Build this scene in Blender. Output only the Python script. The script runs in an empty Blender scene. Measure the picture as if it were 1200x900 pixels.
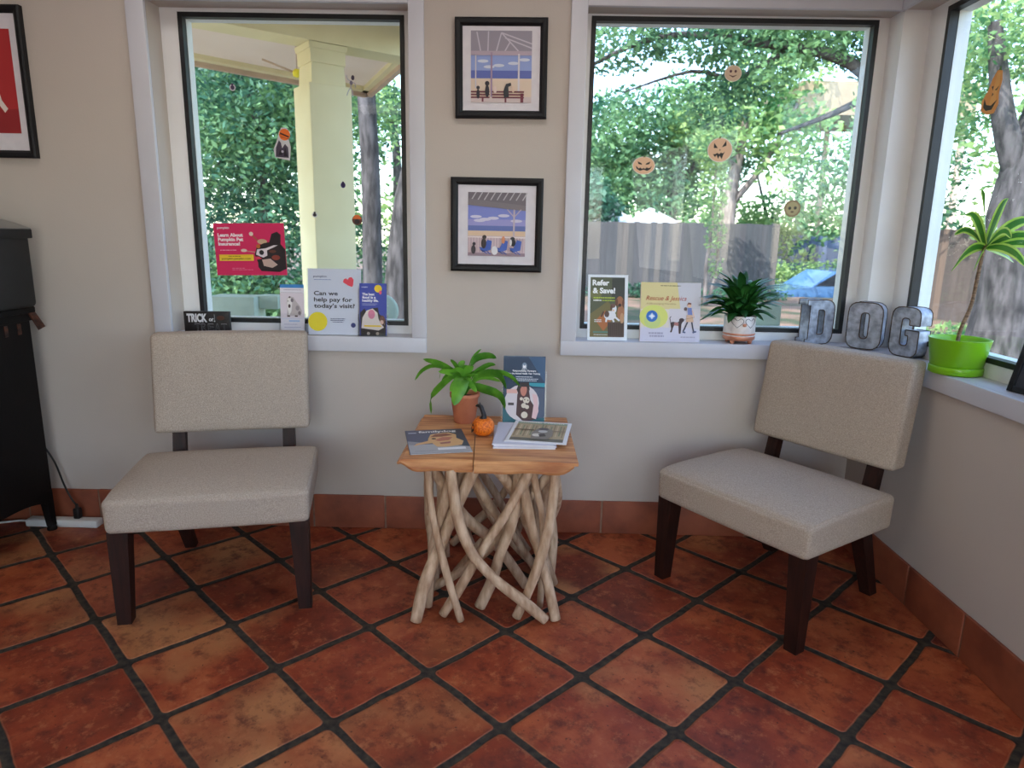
import bpy, bmesh, math, random
from mathutils import Vector, Matrix, Euler
random.seed(7)
PI = math.pi
S = bpy.context.scene
COL = S.collection

# ------------------------------------------------------------------ materials
def lin(c):
    return tuple(((v/255)/12.92 if v/255 <= .04045 else ((v/255+.055)/1.055)**2.4) for v in c) + (1.0,)
MATS = {}
def mat(name, rgb, rough=.6, metal=0.0, var=None, vscale=8.0, bump=0.0, bscale=60.0, spec=.5, trans=0.0, stretch=None, det=4.0, vlo=.35, vhi=.65, coat=0.0):
    """principled surface; var = second colour mixed in by object-space noise"""
    if name in MATS: return MATS[name]
    m = bpy.data.materials.new(name); m.use_nodes = True
    nt = m.node_tree; N = nt.nodes; L = nt.links
    b = N['Principled BSDF']
    b.inputs['Base Color'].default_value = lin(rgb)
    b.inputs['Roughness'].default_value = rough
    b.inputs['Metallic'].default_value = metal
    b.inputs['Specular IOR Level'].default_value = spec
    b.inputs['Transmission Weight'].default_value = trans
    b.inputs['Coat Weight'].default_value = coat
    tc = None
    if var or bump:
        tc = N.new('ShaderNodeTexCoord'); mp = N.new('ShaderNodeMapping'); L.new(tc.outputs['Object'], mp.inputs[0])
        if stretch: mp.inputs['Scale'].default_value = stretch
    if var:
        no = N.new('ShaderNodeTexNoise'); no.inputs['Scale'].default_value = vscale; no.inputs['Detail'].default_value = det
        L.new(mp.outputs[0], no.inputs['Vector'])
        mr = N.new('ShaderNodeMapRange'); mr.inputs[1].default_value = vlo; mr.inputs[2].default_value = vhi
        L.new(no.outputs['Fac'], mr.inputs[0])
        mx = N.new('ShaderNodeMix'); mx.data_type = 'RGBA'
        mx.inputs[6].default_value = lin(rgb); mx.inputs[7].default_value = lin(var)
        L.new(mr.outputs[0], mx.inputs[0]); L.new(mx.outputs[2], b.inputs['Base Color'])
    if bump:
        nb = N.new('ShaderNodeTexNoise'); nb.inputs['Scale'].default_value = bscale; nb.inputs['Detail'].default_value = 3
        L.new(mp.outputs[0], nb.inputs['Vector'])
        bp = N.new('ShaderNodeBump'); bp.inputs['Strength'].default_value = bump; bp.inputs['Distance'].default_value = .004
        L.new(nb.outputs['Fac'], bp.inputs['Height']); L.new(bp.outputs[0], b.inputs['Normal'])
    MATS[name] = m
    return m
def flat(rgb, rough=.5):
    return mat('ink_%d_%d_%d' % tuple(rgb), rgb, rough)

def floor_mat():
    m = bpy.data.materials.new('saltillo_tile_floor'); m.use_nodes = True
    nt = m.node_tree; N = nt.nodes; L = nt.links; b = N['Principled BSDF']
    def math_(op, a, bb=None, c=None):
        n = N.new('ShaderNodeMath'); n.operation = op
        for i, v in enumerate((a, bb, c)):
            if v is None: continue
            if isinstance(v, (int, float)): n.inputs[i].default_value = v
            else: L.new(v, n.inputs[i])
        return n.outputs[0]
    tc = N.new('ShaderNodeTexCoord'); mp = N.new('ShaderNodeMapping'); mp.vector_type = 'TEXTURE'
    mp.inputs['Location'].default_value = (-.027, 2.150, 0); mp.inputs['Rotation'].default_value = (0, 0, math.radians(-45.1))
    mp.inputs['Scale'].default_value = (.340, .340, 1)
    L.new(tc.outputs['Object'], mp.inputs[0])
    # slight wobble so that the joints are hand-laid
    wn = N.new('ShaderNodeTexNoise'); wn.inputs['Scale'].default_value = 2.2; wn.inputs['Detail'].default_value = 3; L.new(mp.outputs[0], wn.inputs['Vector'])
    vs = N.new('ShaderNodeVectorMath'); vs.operation = 'SUBTRACT'; L.new(wn.outputs['Color'], vs.inputs[0]); vs.inputs[1].default_value = (.5, .5, .5)
    vm = N.new('ShaderNodeVectorMath'); vm.operation = 'SCALE'; L.new(vs.outputs[0], vm.inputs[0]); vm.inputs['Scale'].default_value = .05
    va = N.new('ShaderNodeVectorMath'); va.operation = 'ADD'; L.new(mp.outputs[0], va.inputs[0]); L.new(vm.outputs[0], va.inputs[1])
    sp = N.new('ShaderNodeSeparateXYZ'); L.new(va.outputs[0], sp.inputs[0])
    u, v = sp.outputs[0], sp.outputs[1]
    du = math_('ABSOLUTE', math_('SUBTRACT', math_('FRACT', u), .5))
    dv = math_('ABSOLUTE', math_('SUBTRACT', math_('FRACT', v), .5))
    # rounded-square distance
    ax = math_('MAXIMUM', math_('SUBTRACT', du, .415), 0.0); ay = math_('MAXIMUM', math_('SUBTRACT', dv, .415), 0.0)
    d = math_('SQRT', math_('ADD', math_('MULTIPLY', ax, ax), math_('MULTIPLY', ay, ay)))
    tile = N.new('ShaderNodeMapRange'); L.new(d, tile.inputs[0]); tile.inputs[1].default_value = .053; tile.inputs[2].default_value = .043
    cx = N.new('ShaderNodeCombineXYZ'); L.new(math_('FLOOR', u), cx.inputs[0]); L.new(math_('FLOOR', v), cx.inputs[1])
    wh = N.new('ShaderNodeTexWhiteNoise'); wh.noise_dimensions = '2D'; L.new(cx.outputs[0], wh.inputs['Vector'])
    # per-tile offset noise so blotches stop at joints
    off = N.new('ShaderNodeVectorMath'); off.operation = 'MULTIPLY_ADD'; L.new(wh.outputs['Color'], off.inputs[0]); off.inputs[1].default_value = (40, 40, 40); L.new(mp.outputs[0], off.inputs[2])
    n1 = N.new('ShaderNodeTexNoise'); n1.inputs['Scale'].default_value = 1.7; n1.inputs['Detail'].default_value = 7; n1.inputs['Roughness'].default_value = .62; L.new(off.outputs[0], n1.inputs['Vector'])
    n2 = N.new('ShaderNodeTexNoise'); n2.inputs['Scale'].default_value = 5.5; n2.inputs['Detail'].default_value = 8; n2.inputs['Roughness'].default_value = .7; L.new(off.outputs[0], n2.inputs['Vector'])
    r1 = N.new('ShaderNodeValToRGB'); e = r1.color_ramp.elements
    e[0].position = .30; e[0].color = lin((114, 47, 30)); e[1].position = .68; e[1].color = lin((178, 92, 55))
    k = r1.color_ramp.elements.new(.5); k.color = lin((146, 62, 37))
    s1 = math_('ADD', n1.outputs['Fac'], math_('MULTIPLY', math_('SUBTRACT', wh.outputs['Value'], .5), .26)); L.new(s1, r1.inputs[0])
    # sandy-yellow patches on some tiles
    sc = N.new('ShaderNodeSeparateColor'); L.new(wh.outputs['Color'], sc.inputs[0])
    ysel = N.new('ShaderNodeMapRange'); L.new(sc.outputs[1], ysel.inputs[0]); ysel.inputs[1].default_value = .60; ysel.inputs[2].default_value = .80
    n3 = N.new('ShaderNodeTexNoise'); n3.inputs['Scale'].default_value = 1.1; n3.inputs['Detail'].default_value = 4; L.new(off.outputs[0], n3.inputs['Vector'])
    yp = N.new('ShaderNodeMapRange'); L.new(n3.outputs['Fac'], yp.inputs[0]); yp.inputs[1].default_value = .42; yp.inputs[2].default_value = .62
    m1 = N.new('ShaderNodeMix'); m1.data_type = 'RGBA'; L.new(math_('MULTIPLY', math_('MULTIPLY', ysel.outputs[0], yp.outputs[0]), .8), m1.inputs[0]); L.new(r1.outputs[0], m1.inputs[6]); m1.inputs[7].default_value = lin((186, 128, 82))
    dk = N.new('ShaderNodeMapRange'); L.new(n2.outputs['Fac'], dk.inputs[0]); dk.inputs[1].default_value = .50; dk.inputs[2].default_value = .66
    m2 = N.new('ShaderNodeMix'); m2.data_type = 'RGBA'; L.new(math_('MULTIPLY', dk.outputs[0], .8), m2.inputs[0]); L.new(m1.outputs[2], m2.inputs[6]); m2.inputs[7].default_value = lin((88, 38, 32))
    n4 = N.new('ShaderNodeTexNoise'); n4.inputs['Scale'].default_value = 26; n4.inputs['Detail'].default_value = 3; L.new(off.outputs[0], n4.inputs['Vector'])
    ps = N.new('ShaderNodeMapRange'); L.new(n4.outputs['Fac'], ps.inputs[0]); ps.inputs[1].default_value = .67; ps.inputs[2].default_value = .73
    m3 = N.new('ShaderNodeMix'); m3.data_type = 'RGBA'; L.new(math_('MULTIPLY', ps.outputs[0], .8), m3.inputs[0]); L.new(m2.outputs[2], m3.inputs[6]); m3.inputs[7].default_value = lin((70, 36, 28))
    n5 = N.new('ShaderNodeTexNoise'); n5.inputs['Scale'].default_value = 9; n5.inputs['Detail'].default_value = 10; n5.inputs['Roughness'].default_value = .75; L.new(off.outputs[0], n5.inputs['Vector'])
    lt = N.new('ShaderNodeMapRange'); L.new(n5.outputs['Fac'], lt.inputs[0]); lt.inputs[1].default_value = .53; lt.inputs[2].default_value = .66
    m5 = N.new('ShaderNodeMix'); m5.data_type = 'RGBA'; L.new(math_('MULTIPLY', lt.outputs[0], .55), m5.inputs[0]); L.new(m3.outputs[2], m5.inputs[6]); m5.inputs[7].default_value = lin((196, 122, 80))
    ed = N.new('ShaderNodeMapRange'); L.new(d, ed.inputs[0]); ed.inputs[1].default_value = .034; ed.inputs[2].default_value = .044
    m6 = N.new('ShaderNodeMix'); m6.data_type = 'RGBA'; L.new(math_('MULTIPLY', math_('MULTIPLY', ed.outputs[0], n5.outputs['Fac']), .6), m6.inputs[0]); L.new(m5.outputs[2], m6.inputs[6]); m6.inputs[7].default_value = lin((204, 134, 94)); m3 = m6
    ng = N.new('ShaderNodeTexNoise'); ng.inputs['Scale'].default_value = 14; ng.inputs['Detail'].default_value = 5; L.new(mp.outputs[0], ng.inputs['Vector'])
    rg = N.new('ShaderNodeValToRGB'); g = rg.color_ramp.elements; g[0].position = .35; g[0].color = lin((34, 32, 30)); g[1].position = .75; g[1].color = lin((78, 68, 56)); L.new(ng.outputs['Fac'], rg.inputs[0])
    m4 = N.new('ShaderNodeMix'); m4.data_type = 'RGBA'; L.new(tile.outputs[0], m4.inputs[0]); L.new(rg.outputs[0], m4.inputs[6]); L.new(m3.outputs[2], m4.inputs[7])
    L.new(m4.outputs[2], b.inputs['Base Color'])
    ro = N.new('ShaderNodeMapRange'); L.new(tile.outputs[0], ro.inputs[0]); ro.inputs[3].default_value = .85
    rr = N.new('ShaderNodeMapRange'); L.new(n2.outputs['Fac'], rr.inputs[0]); rr.inputs[1].default_value = .3; rr.inputs[2].default_value = .7; rr.inputs[3].default_value = .40; rr.inputs[4].default_value = .56
    L.new(rr.outputs[0], ro.inputs[4]); L.new(ro.outputs[0], b.inputs['Roughness'])
    b.inputs['Specular IOR Level'].default_value = .35
    hs = N.new('ShaderNodeMapRange'); hs.interpolation_type = 'SMOOTHSTEP'; L.new(d, hs.inputs[0]); hs.inputs[1].default_value = .06; hs.inputs[2].default_value = .03
    hh = math_('ADD', hs.outputs[0], math_('MULTIPLY', n2.outputs['Fac'], .15))
    bp = N.new('ShaderNodeBump'); bp.inputs['Strength'].default_value = .6; bp.inputs['Distance'].default_value = .006; L.new(hh, bp.inputs['Height']); L.new(bp.outputs[0], b.inputs['Normal'])
    return m

def thin_sheet(name, tint, f0, rough):
    """thin clear sheet: transparent with mirror reflection rising towards grazing view"""
    m = bpy.data.materials.new(name); m.use_nodes = True
    nt = m.node_tree; N = nt.nodes; L = nt.links; N.clear()
    o = N.new('ShaderNodeOutputMaterial'); t = N.new('ShaderNodeBsdfTransparent'); t.inputs[0].default_value = tint
    g = N.new('ShaderNodeBsdfGlossy'); g.inputs['Roughness'].default_value = rough
    lw = N.new('ShaderNodeLayerWeight'); lw.inputs[0].default_value = .5
    p = N.new('ShaderNodeMath'); p.operation = 'POWER'; L.new(lw.outputs['Facing'], p.inputs[0]); p.inputs[1].default_value = 5
    q = N.new('ShaderNodeMath'); q.operation = 'MULTIPLY_ADD'; L.new(p.outputs[0], q.inputs[0]); q.inputs[1].default_value = .7; q.inputs[2].default_value = f0
    x = N.new('ShaderNodeMixShader'); L.new(q.outputs[0], x.inputs[0]); L.new(t.outputs[0], x.inputs[1]); L.new(g.outputs[0], x.inputs[2]); L.new(x.outputs[0], o.inputs[0])
    return m
def leaf_mat(name, c1, c2, transl=.35, scale=.8, rough=.5):
    m = bpy.data.materials.new(name); m.use_nodes = True
    nt = m.node_tree; N = nt.nodes; L = nt.links; b = N['Principled BSDF']; o = N['Material Output']
    tc = N.new('ShaderNodeTexCoord'); no = N.new('ShaderNodeTexNoise'); no.inputs['Scale'].default_value = scale; no.inputs['Detail'].default_value = 5
    L.new(tc.outputs['Object'], no.inputs['Vector'])
    ri = N.new('ShaderNodeNewGeometry')
    ad = N.new('ShaderNodeMath'); ad.operation = 'MULTIPLY_ADD'; L.new(ri.outputs['Random Per Island'], ad.inputs[0]); ad.inputs[1].default_value = .3; L.new(no.outputs['Fac'], ad.inputs[2])
    mr = N.new('ShaderNodeMapRange'); L.new(ad.outputs[0], mr.inputs[0]); mr.inputs[1].default_value = .45; mr.inputs[2].default_value = .85
    mx = N.new('ShaderNodeMix'); mx.data_type = 'RGBA'; mx.inputs[6].default_value = lin(c1); mx.inputs[7].default_value = lin(c2); L.new(mr.outputs[0], mx.inputs[0])
    L.new(mx.outputs[2], b.inputs['Base Color']); b.inputs['Roughness'].default_value = rough
    tr = N.new('ShaderNodeBsdfTranslucent'); L.new(mx.outputs[2], tr.inputs[0])
    ms = N.new('ShaderNodeMixShader'); ms.inputs[0].default_value = transl; L.new(b.outputs[0], ms.inputs[1]); L.new(tr.outputs[0], ms.inputs[2]); L.new(ms.outputs[0], o.inputs[0])
    return m
def board_mat(name, c1, c2, c3):
    m = bpy.data.materials.new(name); m.use_nodes = True
    nt = m.node_tree; N = nt.nodes; L = nt.links; b = N['Principled BSDF']; b.inputs['Roughness'].default_value = .85
    g = N.new('ShaderNodeNewGeometry'); r = N.new('ShaderNodeValToRGB'); e = r.color_ramp.elements
    e[0].color = lin(c1); e[1].color = lin(c2); k = r.color_ramp.elements.new(.6); k.color = lin(c3); L.new(g.outputs['Random Per Island'], r.inputs[0])
    tc = N.new('ShaderNodeTexCoord'); mp = N.new('ShaderNodeMapping'); mp.inputs['Scale'].default_value = (12, 12, .8); no = N.new('ShaderNodeTexNoise'); no.inputs['Scale'].default_value = 2; no.inputs['Detail'].default_value = 6
    L.new(tc.outputs['Object'], mp.inputs[0]); L.new(mp.outputs[0], no.inputs['Vector'])
    mx = N.new('ShaderNodeMix'); mx.data_type = 'RGBA'; mx.blend_type = 'MULTIPLY'; mx.inputs[0].default_value = .5; L.new(r.outputs[0], mx.inputs[6]); L.new(no.outputs['Fac'], mx.inputs[7])
    L.new(mx.outputs[2], b.inputs['Base Color'])
    return m

M_floor = floor_mat(); M_glass = thin_sheet('window_glass', (.985, .992, .99, 1), .018, 0.0); M_acr = thin_sheet('clear_acrylic', (.975, .98, .985, 1), .02, .05)
M_wall = mat('greige_wall_paint', (196, 186, 177), .75, var=(191, 181, 173), vscale=1.5, bump=.12, bscale=180)
M_ceil = mat('ceiling_paint', (225, 222, 216), .9, var=(218, 215, 210), vscale=3, bump=.2, bscale=150)
M_trim = mat('white_trim_paint', (206, 206, 214), .45, var=(200, 200, 208), vscale=3, bump=.04, bscale=90)
M_frame = mat('white_vinyl_frame', (236, 236, 237), .4, var=(230, 230, 231), vscale=4)
M_gask = mat('black_window_gasket', (20, 22, 26), .45, var=(30, 32, 36), vscale=20)
M_stop = mat('outer_window_stop', (236, 240, 238), .5, var=(228, 234, 232), vscale=5)
M_fabric = mat('oatmeal_linen_weave', (194, 180, 165), .95, var=(164, 150, 138), vscale=260, bump=.6, bscale=420, spec=.15, det=2, vlo=.3, vhi=.7)
M_wood = mat('dark_espresso_wood', (50, 25, 19), .5, var=(32, 16, 13), vscale=12, spec=.3, stretch=(6, 6, .7), bump=.1, bscale=30)
M_terra = mat('terracotta_base_tile', (156, 84, 56), .55, var=(122, 62, 42), vscale=7, bump=.3, bscale=30, det=6)
M_grout = mat('pale_base_grout', (150, 120, 100), .9, var=(120, 94, 78), vscale=20)
M_plank = mat('oiled_cedar_plank', (214, 156, 102), .5, var=(170, 104, 62), vscale=4.5, stretch=(1.2, 9, 9), bump=.15, bscale=30, det=6, vlo=.38, vhi=.66)
M_stick = mat('peeled_driftwood', (214, 186, 156), .75, var=(168, 134, 104), vscale=14, stretch=(3, 3, .8), bump=.35, bscale=50, det=6)
M_blackf = mat('black_frame_lacquer', (17, 18, 22), .5, var=(24, 24, 28), vscale=12, spec=.3)
M_matbd = mat('white_mat_board', (222, 218, 224), .8, var=(216, 212, 219), vscale=30)
M_paper = mat('white_paper', (232, 232, 236), .6, var=(224, 224, 229), vscale=40)
M_tpot = mat('terracotta_pot_clay', (205, 130, 96), .8, var=(186, 112, 82), vscale=9, bump=.15, bscale=60)
M_soil = mat('dark_potting_soil', (38, 28, 22), 1, var=(62, 46, 34), vscale=60, bump=1, bscale=90)
M_cabinet = mat('distressed_black_wood', (11, 9, 9), .65, var=(24, 17, 14), vscale=6, spec=.2, bump=.2, bscale=30, vlo=.5, vhi=.8)
M_copper = mat('worn_copper_bracket', (92, 52, 38), .5, metal=.4, var=(30, 22, 20), vscale=40)
M_appl = mat('black_matte_plastic', (18, 19, 21), .6, var=(22, 23, 25), vscale=20, bump=.05, bscale=200)
M_silver = mat('grey_satin_lid', (150, 148, 146), .35, metal=.5, var=(120, 118, 117), vscale=8)
M_galv = mat('galvanised_steel', (196, 204, 218), .5, metal=.35, var=(140, 146, 160), vscale=34, bump=.15, bscale=50, det=5)
M_rust = mat('darkened_steel_edge', (66, 56, 50), .6, metal=.5, var=(104, 84, 70), vscale=40)
M_lime = mat('lime_green_plastic', (142, 214, 30), .28, var=(136, 208, 26), vscale=5, trans=.25)
M_ceramic = mat('white_speckled_ceramic', (228, 222, 220), .35, var=(214, 204, 200), vscale=50)
M_rose = mat('rose_copper_glaze', (214, 150, 120), .35, metal=.2, var=(190, 120, 92), vscale=14)
M_glit = mat('orange_glitter', (250, 136, 30), .4, metal=.05, var=(206, 88, 14), vscale=160, bump=.8, bscale=220, det=2)
M_blk = mat('black_glitter', (18, 17, 19), .5, var=(40, 38, 42), vscale=150, bump=.5, bscale=200)
M_white = mat('white_plastic', (226, 226, 222), .45, var=(218, 218, 214), vscale=10)
M_cord = mat('black_cord_rubber', (16, 16, 17), .6, var=(24, 24, 26), vscale=30)
M_porch = mat('cream_yellow_stucco', (232, 224, 182), .9, var=(224, 215, 172), vscale=3, bump=.2, bscale=30)
M_soff = mat('pale_porch_soffit', (242, 228, 214), .9, var=(236, 221, 206), vscale=2)
M_fasc = mat('tan_fascia', (206, 184, 164), .8, var=(190, 168, 150), vscale=3)
M_bark = mat('grey_oak_bark', (94, 90, 90), .95, var=(46, 44, 44), vscale=5, stretch=(3, 3, .8), bump=1, bscale=12, det=8)
M_barkp = mat('pale_tree_bark', (160, 146, 138), .95, var=(96, 86, 80), vscale=4, stretch=(3, 3, .6), bump=.6, bscale=12)
M_stem = mat('dragon_tree_stem', (150, 122, 96), .8, var=(96, 76, 58), vscale=60, stretch=(1, 1, 3), bump=.8, bscale=90)
M_fence = board_mat('weathered_fence_boards', (92, 90, 93), (120, 113, 108), (80, 84, 88))
M_fence2 = board_mat('reflection_blue_boards', (104, 122, 156), (140, 156, 190), (84, 98, 130))  # blue cast of a window reflection put into the board colour
M_blue = mat('blue_car_paint', (92, 138, 190), .25, metal=.2, var=(84, 128, 180), vscale=2, coat=1)
M_carg = mat('car_window_glass', (30, 40, 52), .08, var=(36, 46, 58), vscale=2)
M_tyre = mat('tyre_rubber', (22, 22, 22), .8, var=(30, 30, 30), vscale=20)
M_canvas = mat('white_canvas', (232, 238, 240), .8, var=(222, 228, 232), vscale=4)
M_pale = mat('pale_green_card', (172, 190, 176), .7, var=(162, 180, 166), vscale=9)
M_leafA = leaf_mat('oak_leaves', (46, 98, 74), (136, 178, 120))
M_leafB = leaf_mat('bright_leaves', (84, 140, 92), (190, 216, 138), .45)
M_leafC = leaf_mat('dark_leaves', (30, 76, 64), (88, 138, 106))
M_lp1 = leaf_mat('table_plant_leaf', (58, 122, 30), (118, 186, 58), .25, 14, .35)
M_lp2 = leaf_mat('rosette_leaf', (20, 62, 26), (52, 108, 44), .12, 10, .3)
M_lp3 = leaf_mat('striped_leaf_centre', (46, 104, 34), (74, 140, 48), .3, 14, .35)
M_lp4 = leaf_mat('striped_leaf_margin', (158, 200, 72), (196, 224, 110), .35, 14, .35)

# ------------------------------------------------------------------ object helpers
def link(o, parent=None):
    COL.objects.link(o)
    if parent is not None: o.parent = parent
    return o
def meta(o, label=None, cat=None, group=None, kind=None):
    if label: o['label'] = label
    if cat: o['category'] = cat
    if group: o['group'] = group
    if kind: o['kind'] = kind
    return o
def thing(name, label, cat, loc=(0, 0, 0), rz=0.0, group=None, rot=None):
    o = bpy.data.objects.new(name, None); o.empty_display_size = .1
    o.location = loc; o.rotation_euler = rot or (0, 0, rz)
    link(o); return meta(o, label, cat, group)
class MB:
    def __init__(s): s.v = []; s.f = []; s.m = []; s.mats = []; s.sm = []
    def mi(s, m):
        if m not in s.mats: s.mats.append(m)
        return s.mats.index(m)
    def add(s, vs, fs, m, smooth=False, X=None):
        b = len(s.v)
        for v in vs:
            v = Vector(v)
            if X is not None: v = X @ v
            s.v.append(tuple(v))
        k = s.mi(m)
        for f in fs: s.f.append(tuple(b+i for i in f)); s.m.append(k); s.sm.append(smooth)
        return s
    def box(s, x0, x1, y0, y1, z0, z1, m, X=None, r=0.0):
        if r > 0: return s.rbox(x0, x1, y0, y1, z0, z1, r, m, n=2, X=X)
        vs = [(x, y, z) for z in (z0, z1) for y in (y0, y1) for x in (x0, x1)]
        return s.add(vs, [(0, 2, 3, 1), (4, 5, 7, 6), (0, 1, 5, 4), (2, 6, 7, 3), (0, 4, 6, 2), (1, 3, 7, 5)], m, X=X)
    def rbox(s, x0, x1, y0, y1, z0, z1, r, m, n=10, X=None, fn=None, smooth=True, k=3):
        """rounded box; grid per face; fn(p,u) post-deforms with u in [-1,1]^3"""
        c = Vector(((x0+x1)/2, (y0+y1)/2, (z0+z1)/2)); h = Vector(((x1-x0)/2, (y1-y0)/2, (z1-z0)/2)); r = min(r, h.x, h.y, h.z)
        def ts(hh):
            e = r/hh
            a = [-1+e*(1-math.cos(PI/2*i/k)) for i in range(k)]
            mid = [-1+e+(2-2*e)*i/n for i in range(n+1)]
            return a+mid+[-t for t in reversed(a)]
        T = [ts(h[i]) for i in range(3)]
        idx = {}; vs = []; fs = []
        def vert(u):
            key = tuple(round(q, 6) for q in u)
            if key in idx: return idx[key]
            p = Vector((u[0]*h.x, u[1]*h.y, u[2]*h.z))
            q = Vector([max(-(h[i]-r), min(h[i]-r, p[i])) for i in range(3)])
            d = p-q
            if d.length > 1e-9: p = q+d.normalized()*r
            p = p+c
            if fn: p = fn(p, u)
            idx[key] = len(vs); vs.append(p); return idx[key]
        for ax in range(3):
            a, b = (ax+1) % 3, (ax+2) % 3
            for sg in (-1, 1):
                for i in range(len(T[a])-1):
                    for j in range(len(T[b])-1):
                        q = []
                        for (ii, jj) in ((i, j), (i+1, j), (i+1, j+1), (i, j+1)):
                            u = [0, 0, 0]; u[ax] = sg; u[a] = T[a][ii]; u[b] = T[b][jj]; q.append(vert(u))
                        if sg < 0: q.reverse()
                        if len(set(q)) > 2: fs.append(tuple(dict.fromkeys(q)))
        return s.add(vs, fs, m, smooth, X)
    def tube(s, pts, rad, m, n=10, X=None, cap=True, sub=3, rx=1.0):
        P = [Vector(p) for p in pts]; R = rad if isinstance(rad, (list, tuple)) else [rad]*len(P)
        Q = []; RR = []
        if len(P) > 2 and sub > 1:
            for i in range(len(P)-1):
                p0 = P[max(i-1, 0)]; p1 = P[i]; p2 = P[i+1]; p3 = P[min(i+2, len(P)-1)]
                for j in range(sub):
                    t = j/sub
                    Q.append(.5*((2*p1)+(-p0+p2)*t+(2*p0-5*p1+4*p2-p3)*t*t+(-p0+3*p1-3*p2+p3)*t**3)); RR.append(R[i]*(1-t)+R[i+1]*t)
            Q.append(P[-1]); RR.append(R[-1])
        else: Q = P; RR = list(R)
        vs = []; fs = []; up = None
        for i, p in enumerate(Q):
            d = (Q[min(i+1, len(Q)-1)]-Q[max(i-1, 0)]).normalized()
            if up is None: up = d.orthogonal().normalized()
            up = (up-d*up.dot(d)).normalized(); w = d.cross(up)
            for k in range(n):
                a = 2*PI*k/n; vs.append(p+(up*math.cos(a)+w*math.sin(a))*RR[i])
        for i in range(len(Q)-1):
            for k in range(n): fs.append((i*n+k, i*n+(k+1) % n, (i+1)*n+(k+1) % n, (i+1)*n+k))
        if cap: fs.append(tuple(reversed(range(n)))); fs.append(tuple((len(Q)-1)*n+k for k in range(n)))
        return s.add(vs, fs, m, True, X)
    def lathe(s, prof, m, n=40, X=None, smooth=True):
        vs = []; fs = []
        for (r, z) in prof:
            for k in range(n): a = 2*PI*k/n; vs.append((r*math.cos(a), r*math.sin(a), z))
        for i in range(len(prof)-1):
            for k in range(n): fs.append((i*n+k, i*n+(k+1) % n, (i+1)*n+(k+1) % n, (i+1)*n+k))
        fs.append(tuple(reversed(range(n)))); fs.append(tuple((len(prof)-1)*n+k for k in range(n)))
        return s.add(vs, fs, m, smooth, X)
    def prism(s, pts, z0, z1, m, X=None):
        n = len(pts); vs = [(x, y, z0) for x, y in pts]+[(x, y, z1) for x, y in pts]
        fs = [tuple(reversed(range(n))), tuple(range(n, 2*n))]+[(i, (i+1) % n, n+(i+1) % n, n+i) for i in range(n)]
        return s.add(vs, fs, m, X=X)
    def taper(s, p0, p1, a0, a1, m, X=None, b0=None, b1=None):
        """square post from p0 to p1 with half sizes a0 (at p0), a1"""
        b0 = b0 or a0; b1 = b1 or a1
        vs = []
        for p, a, b in ((p0, a0, b0), (p1, a1, b1)):
            for sx, sy in ((-1, -1), (1, -1), (1, 1), (-1, 1)): vs.append((p[0]+sx*a, p[1]+sy*b, p[2]))
        if p0[2] > p1[2]: fs = [(0, 1, 2, 3), (7, 6, 5, 4)]+[(i, i+4, (i+1) % 4+4, (i+1) % 4) for i in range(4)]
        else: fs = [(3, 2, 1, 0), (4, 5, 6, 7)]+[(i, (i+1) % 4, (i+1) % 4+4, i+4) for i in range(4)]
        return s.add(vs, fs, m, X=X)
    def leaf(s, pts, width, m, m2=None, side=None, fold=.25, prof=None, n=9):
        """arching strap leaf along pts; m2 = margin material"""
        P = [Vector(p) for p in pts]; Q = []
        for i in range(n+1):
            t = i/n*(len(P)-1); k = min(int(t), len(P)-2); t -= k
            p0 = P[max(k-1, 0)]; p1 = P[k]; p2 = P[k+1]; p3 = P[min(k+2, len(P)-1)]
            Q.append(.5*((2*p1)+(-p0+p2)*t+(2*p0-5*p1+4*p2-p3)*t*t+(-p0+3*p1-3*p2+p3)*t**3))
        cols = (-1, -.55, 0, .55, 1); vs = []; 
        for i, p in enumerate(Q):
            d = (Q[min(i+1, n)]-Q[max(i-1, 0)]).normalized()
            sd = Vector(side) if side else d.cross(Vector((0, 0, 1)))
            if sd.length < 1e-3: sd = Vector((1, 0, 0))
            sd = (sd-d*sd.dot(d)).normalized(); nn = sd.cross(d)
            t = i/n
            w = width/2*(prof(t) if prof else max(.02, math.sin(PI*min(1, t*.92+.08))**.75 if t < 1 else .02))
            for c in cols: vs.append(p+sd*(w*c)+nn*(abs(c)*w*fold))
        for i in range(n):
            for c in range(4):
                s.add([], [], m)
        b = len(s.v)
        for v in vs: s.v.append(tuple(v))
        for i in range(n):
            for c in range(4):
                q = (b+i*5+c, b+i*5+c+1, b+(i+1)*5+c+1, b+(i+1)*5+c)
                s.f.append(q); s.m.append(s.mi(m2 if (m2 and c in (0, 3)) else m)); s.sm.append(True)
        return s
    def mesh(s, name):
        me = bpy.data.meshes.new(name); me.from_pydata(s.v, [], s.f)
        for m in s.mats: me.materials.append(m)
        for i, p in enumerate(me.polygons): p.material_index = s.m[i]; p.use_smooth = s.sm[i]
        me.update(); return me
    def build(s, name, parent=None, label=None, loc=None, rot=None, kind=None):
        o = bpy.data.objects.new(name, s.mesh(name)); link(o, parent)
        if loc: o.location = loc
        if rot: o.rotation_euler = rot
        if label: o['label'] = label
        if kind: o['kind'] = kind
        return o
def dup(root, loc=None, rot=None, label=None, scale=None):
    r = root.copy(); COL.objects.link(r)
    if loc is not None: r.location = loc
    if rot is not None: r.rotation_euler = rot
    if scale is not None: r.scale = scale
    if label: r['label'] = label
    for ch in list(root.children):
        c = ch.copy(); COL.objects.link(c); c.parent = r
        for g in list(ch.children):
            d = g.copy(); COL.objects.link(d); d.parent = c
    return r

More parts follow.
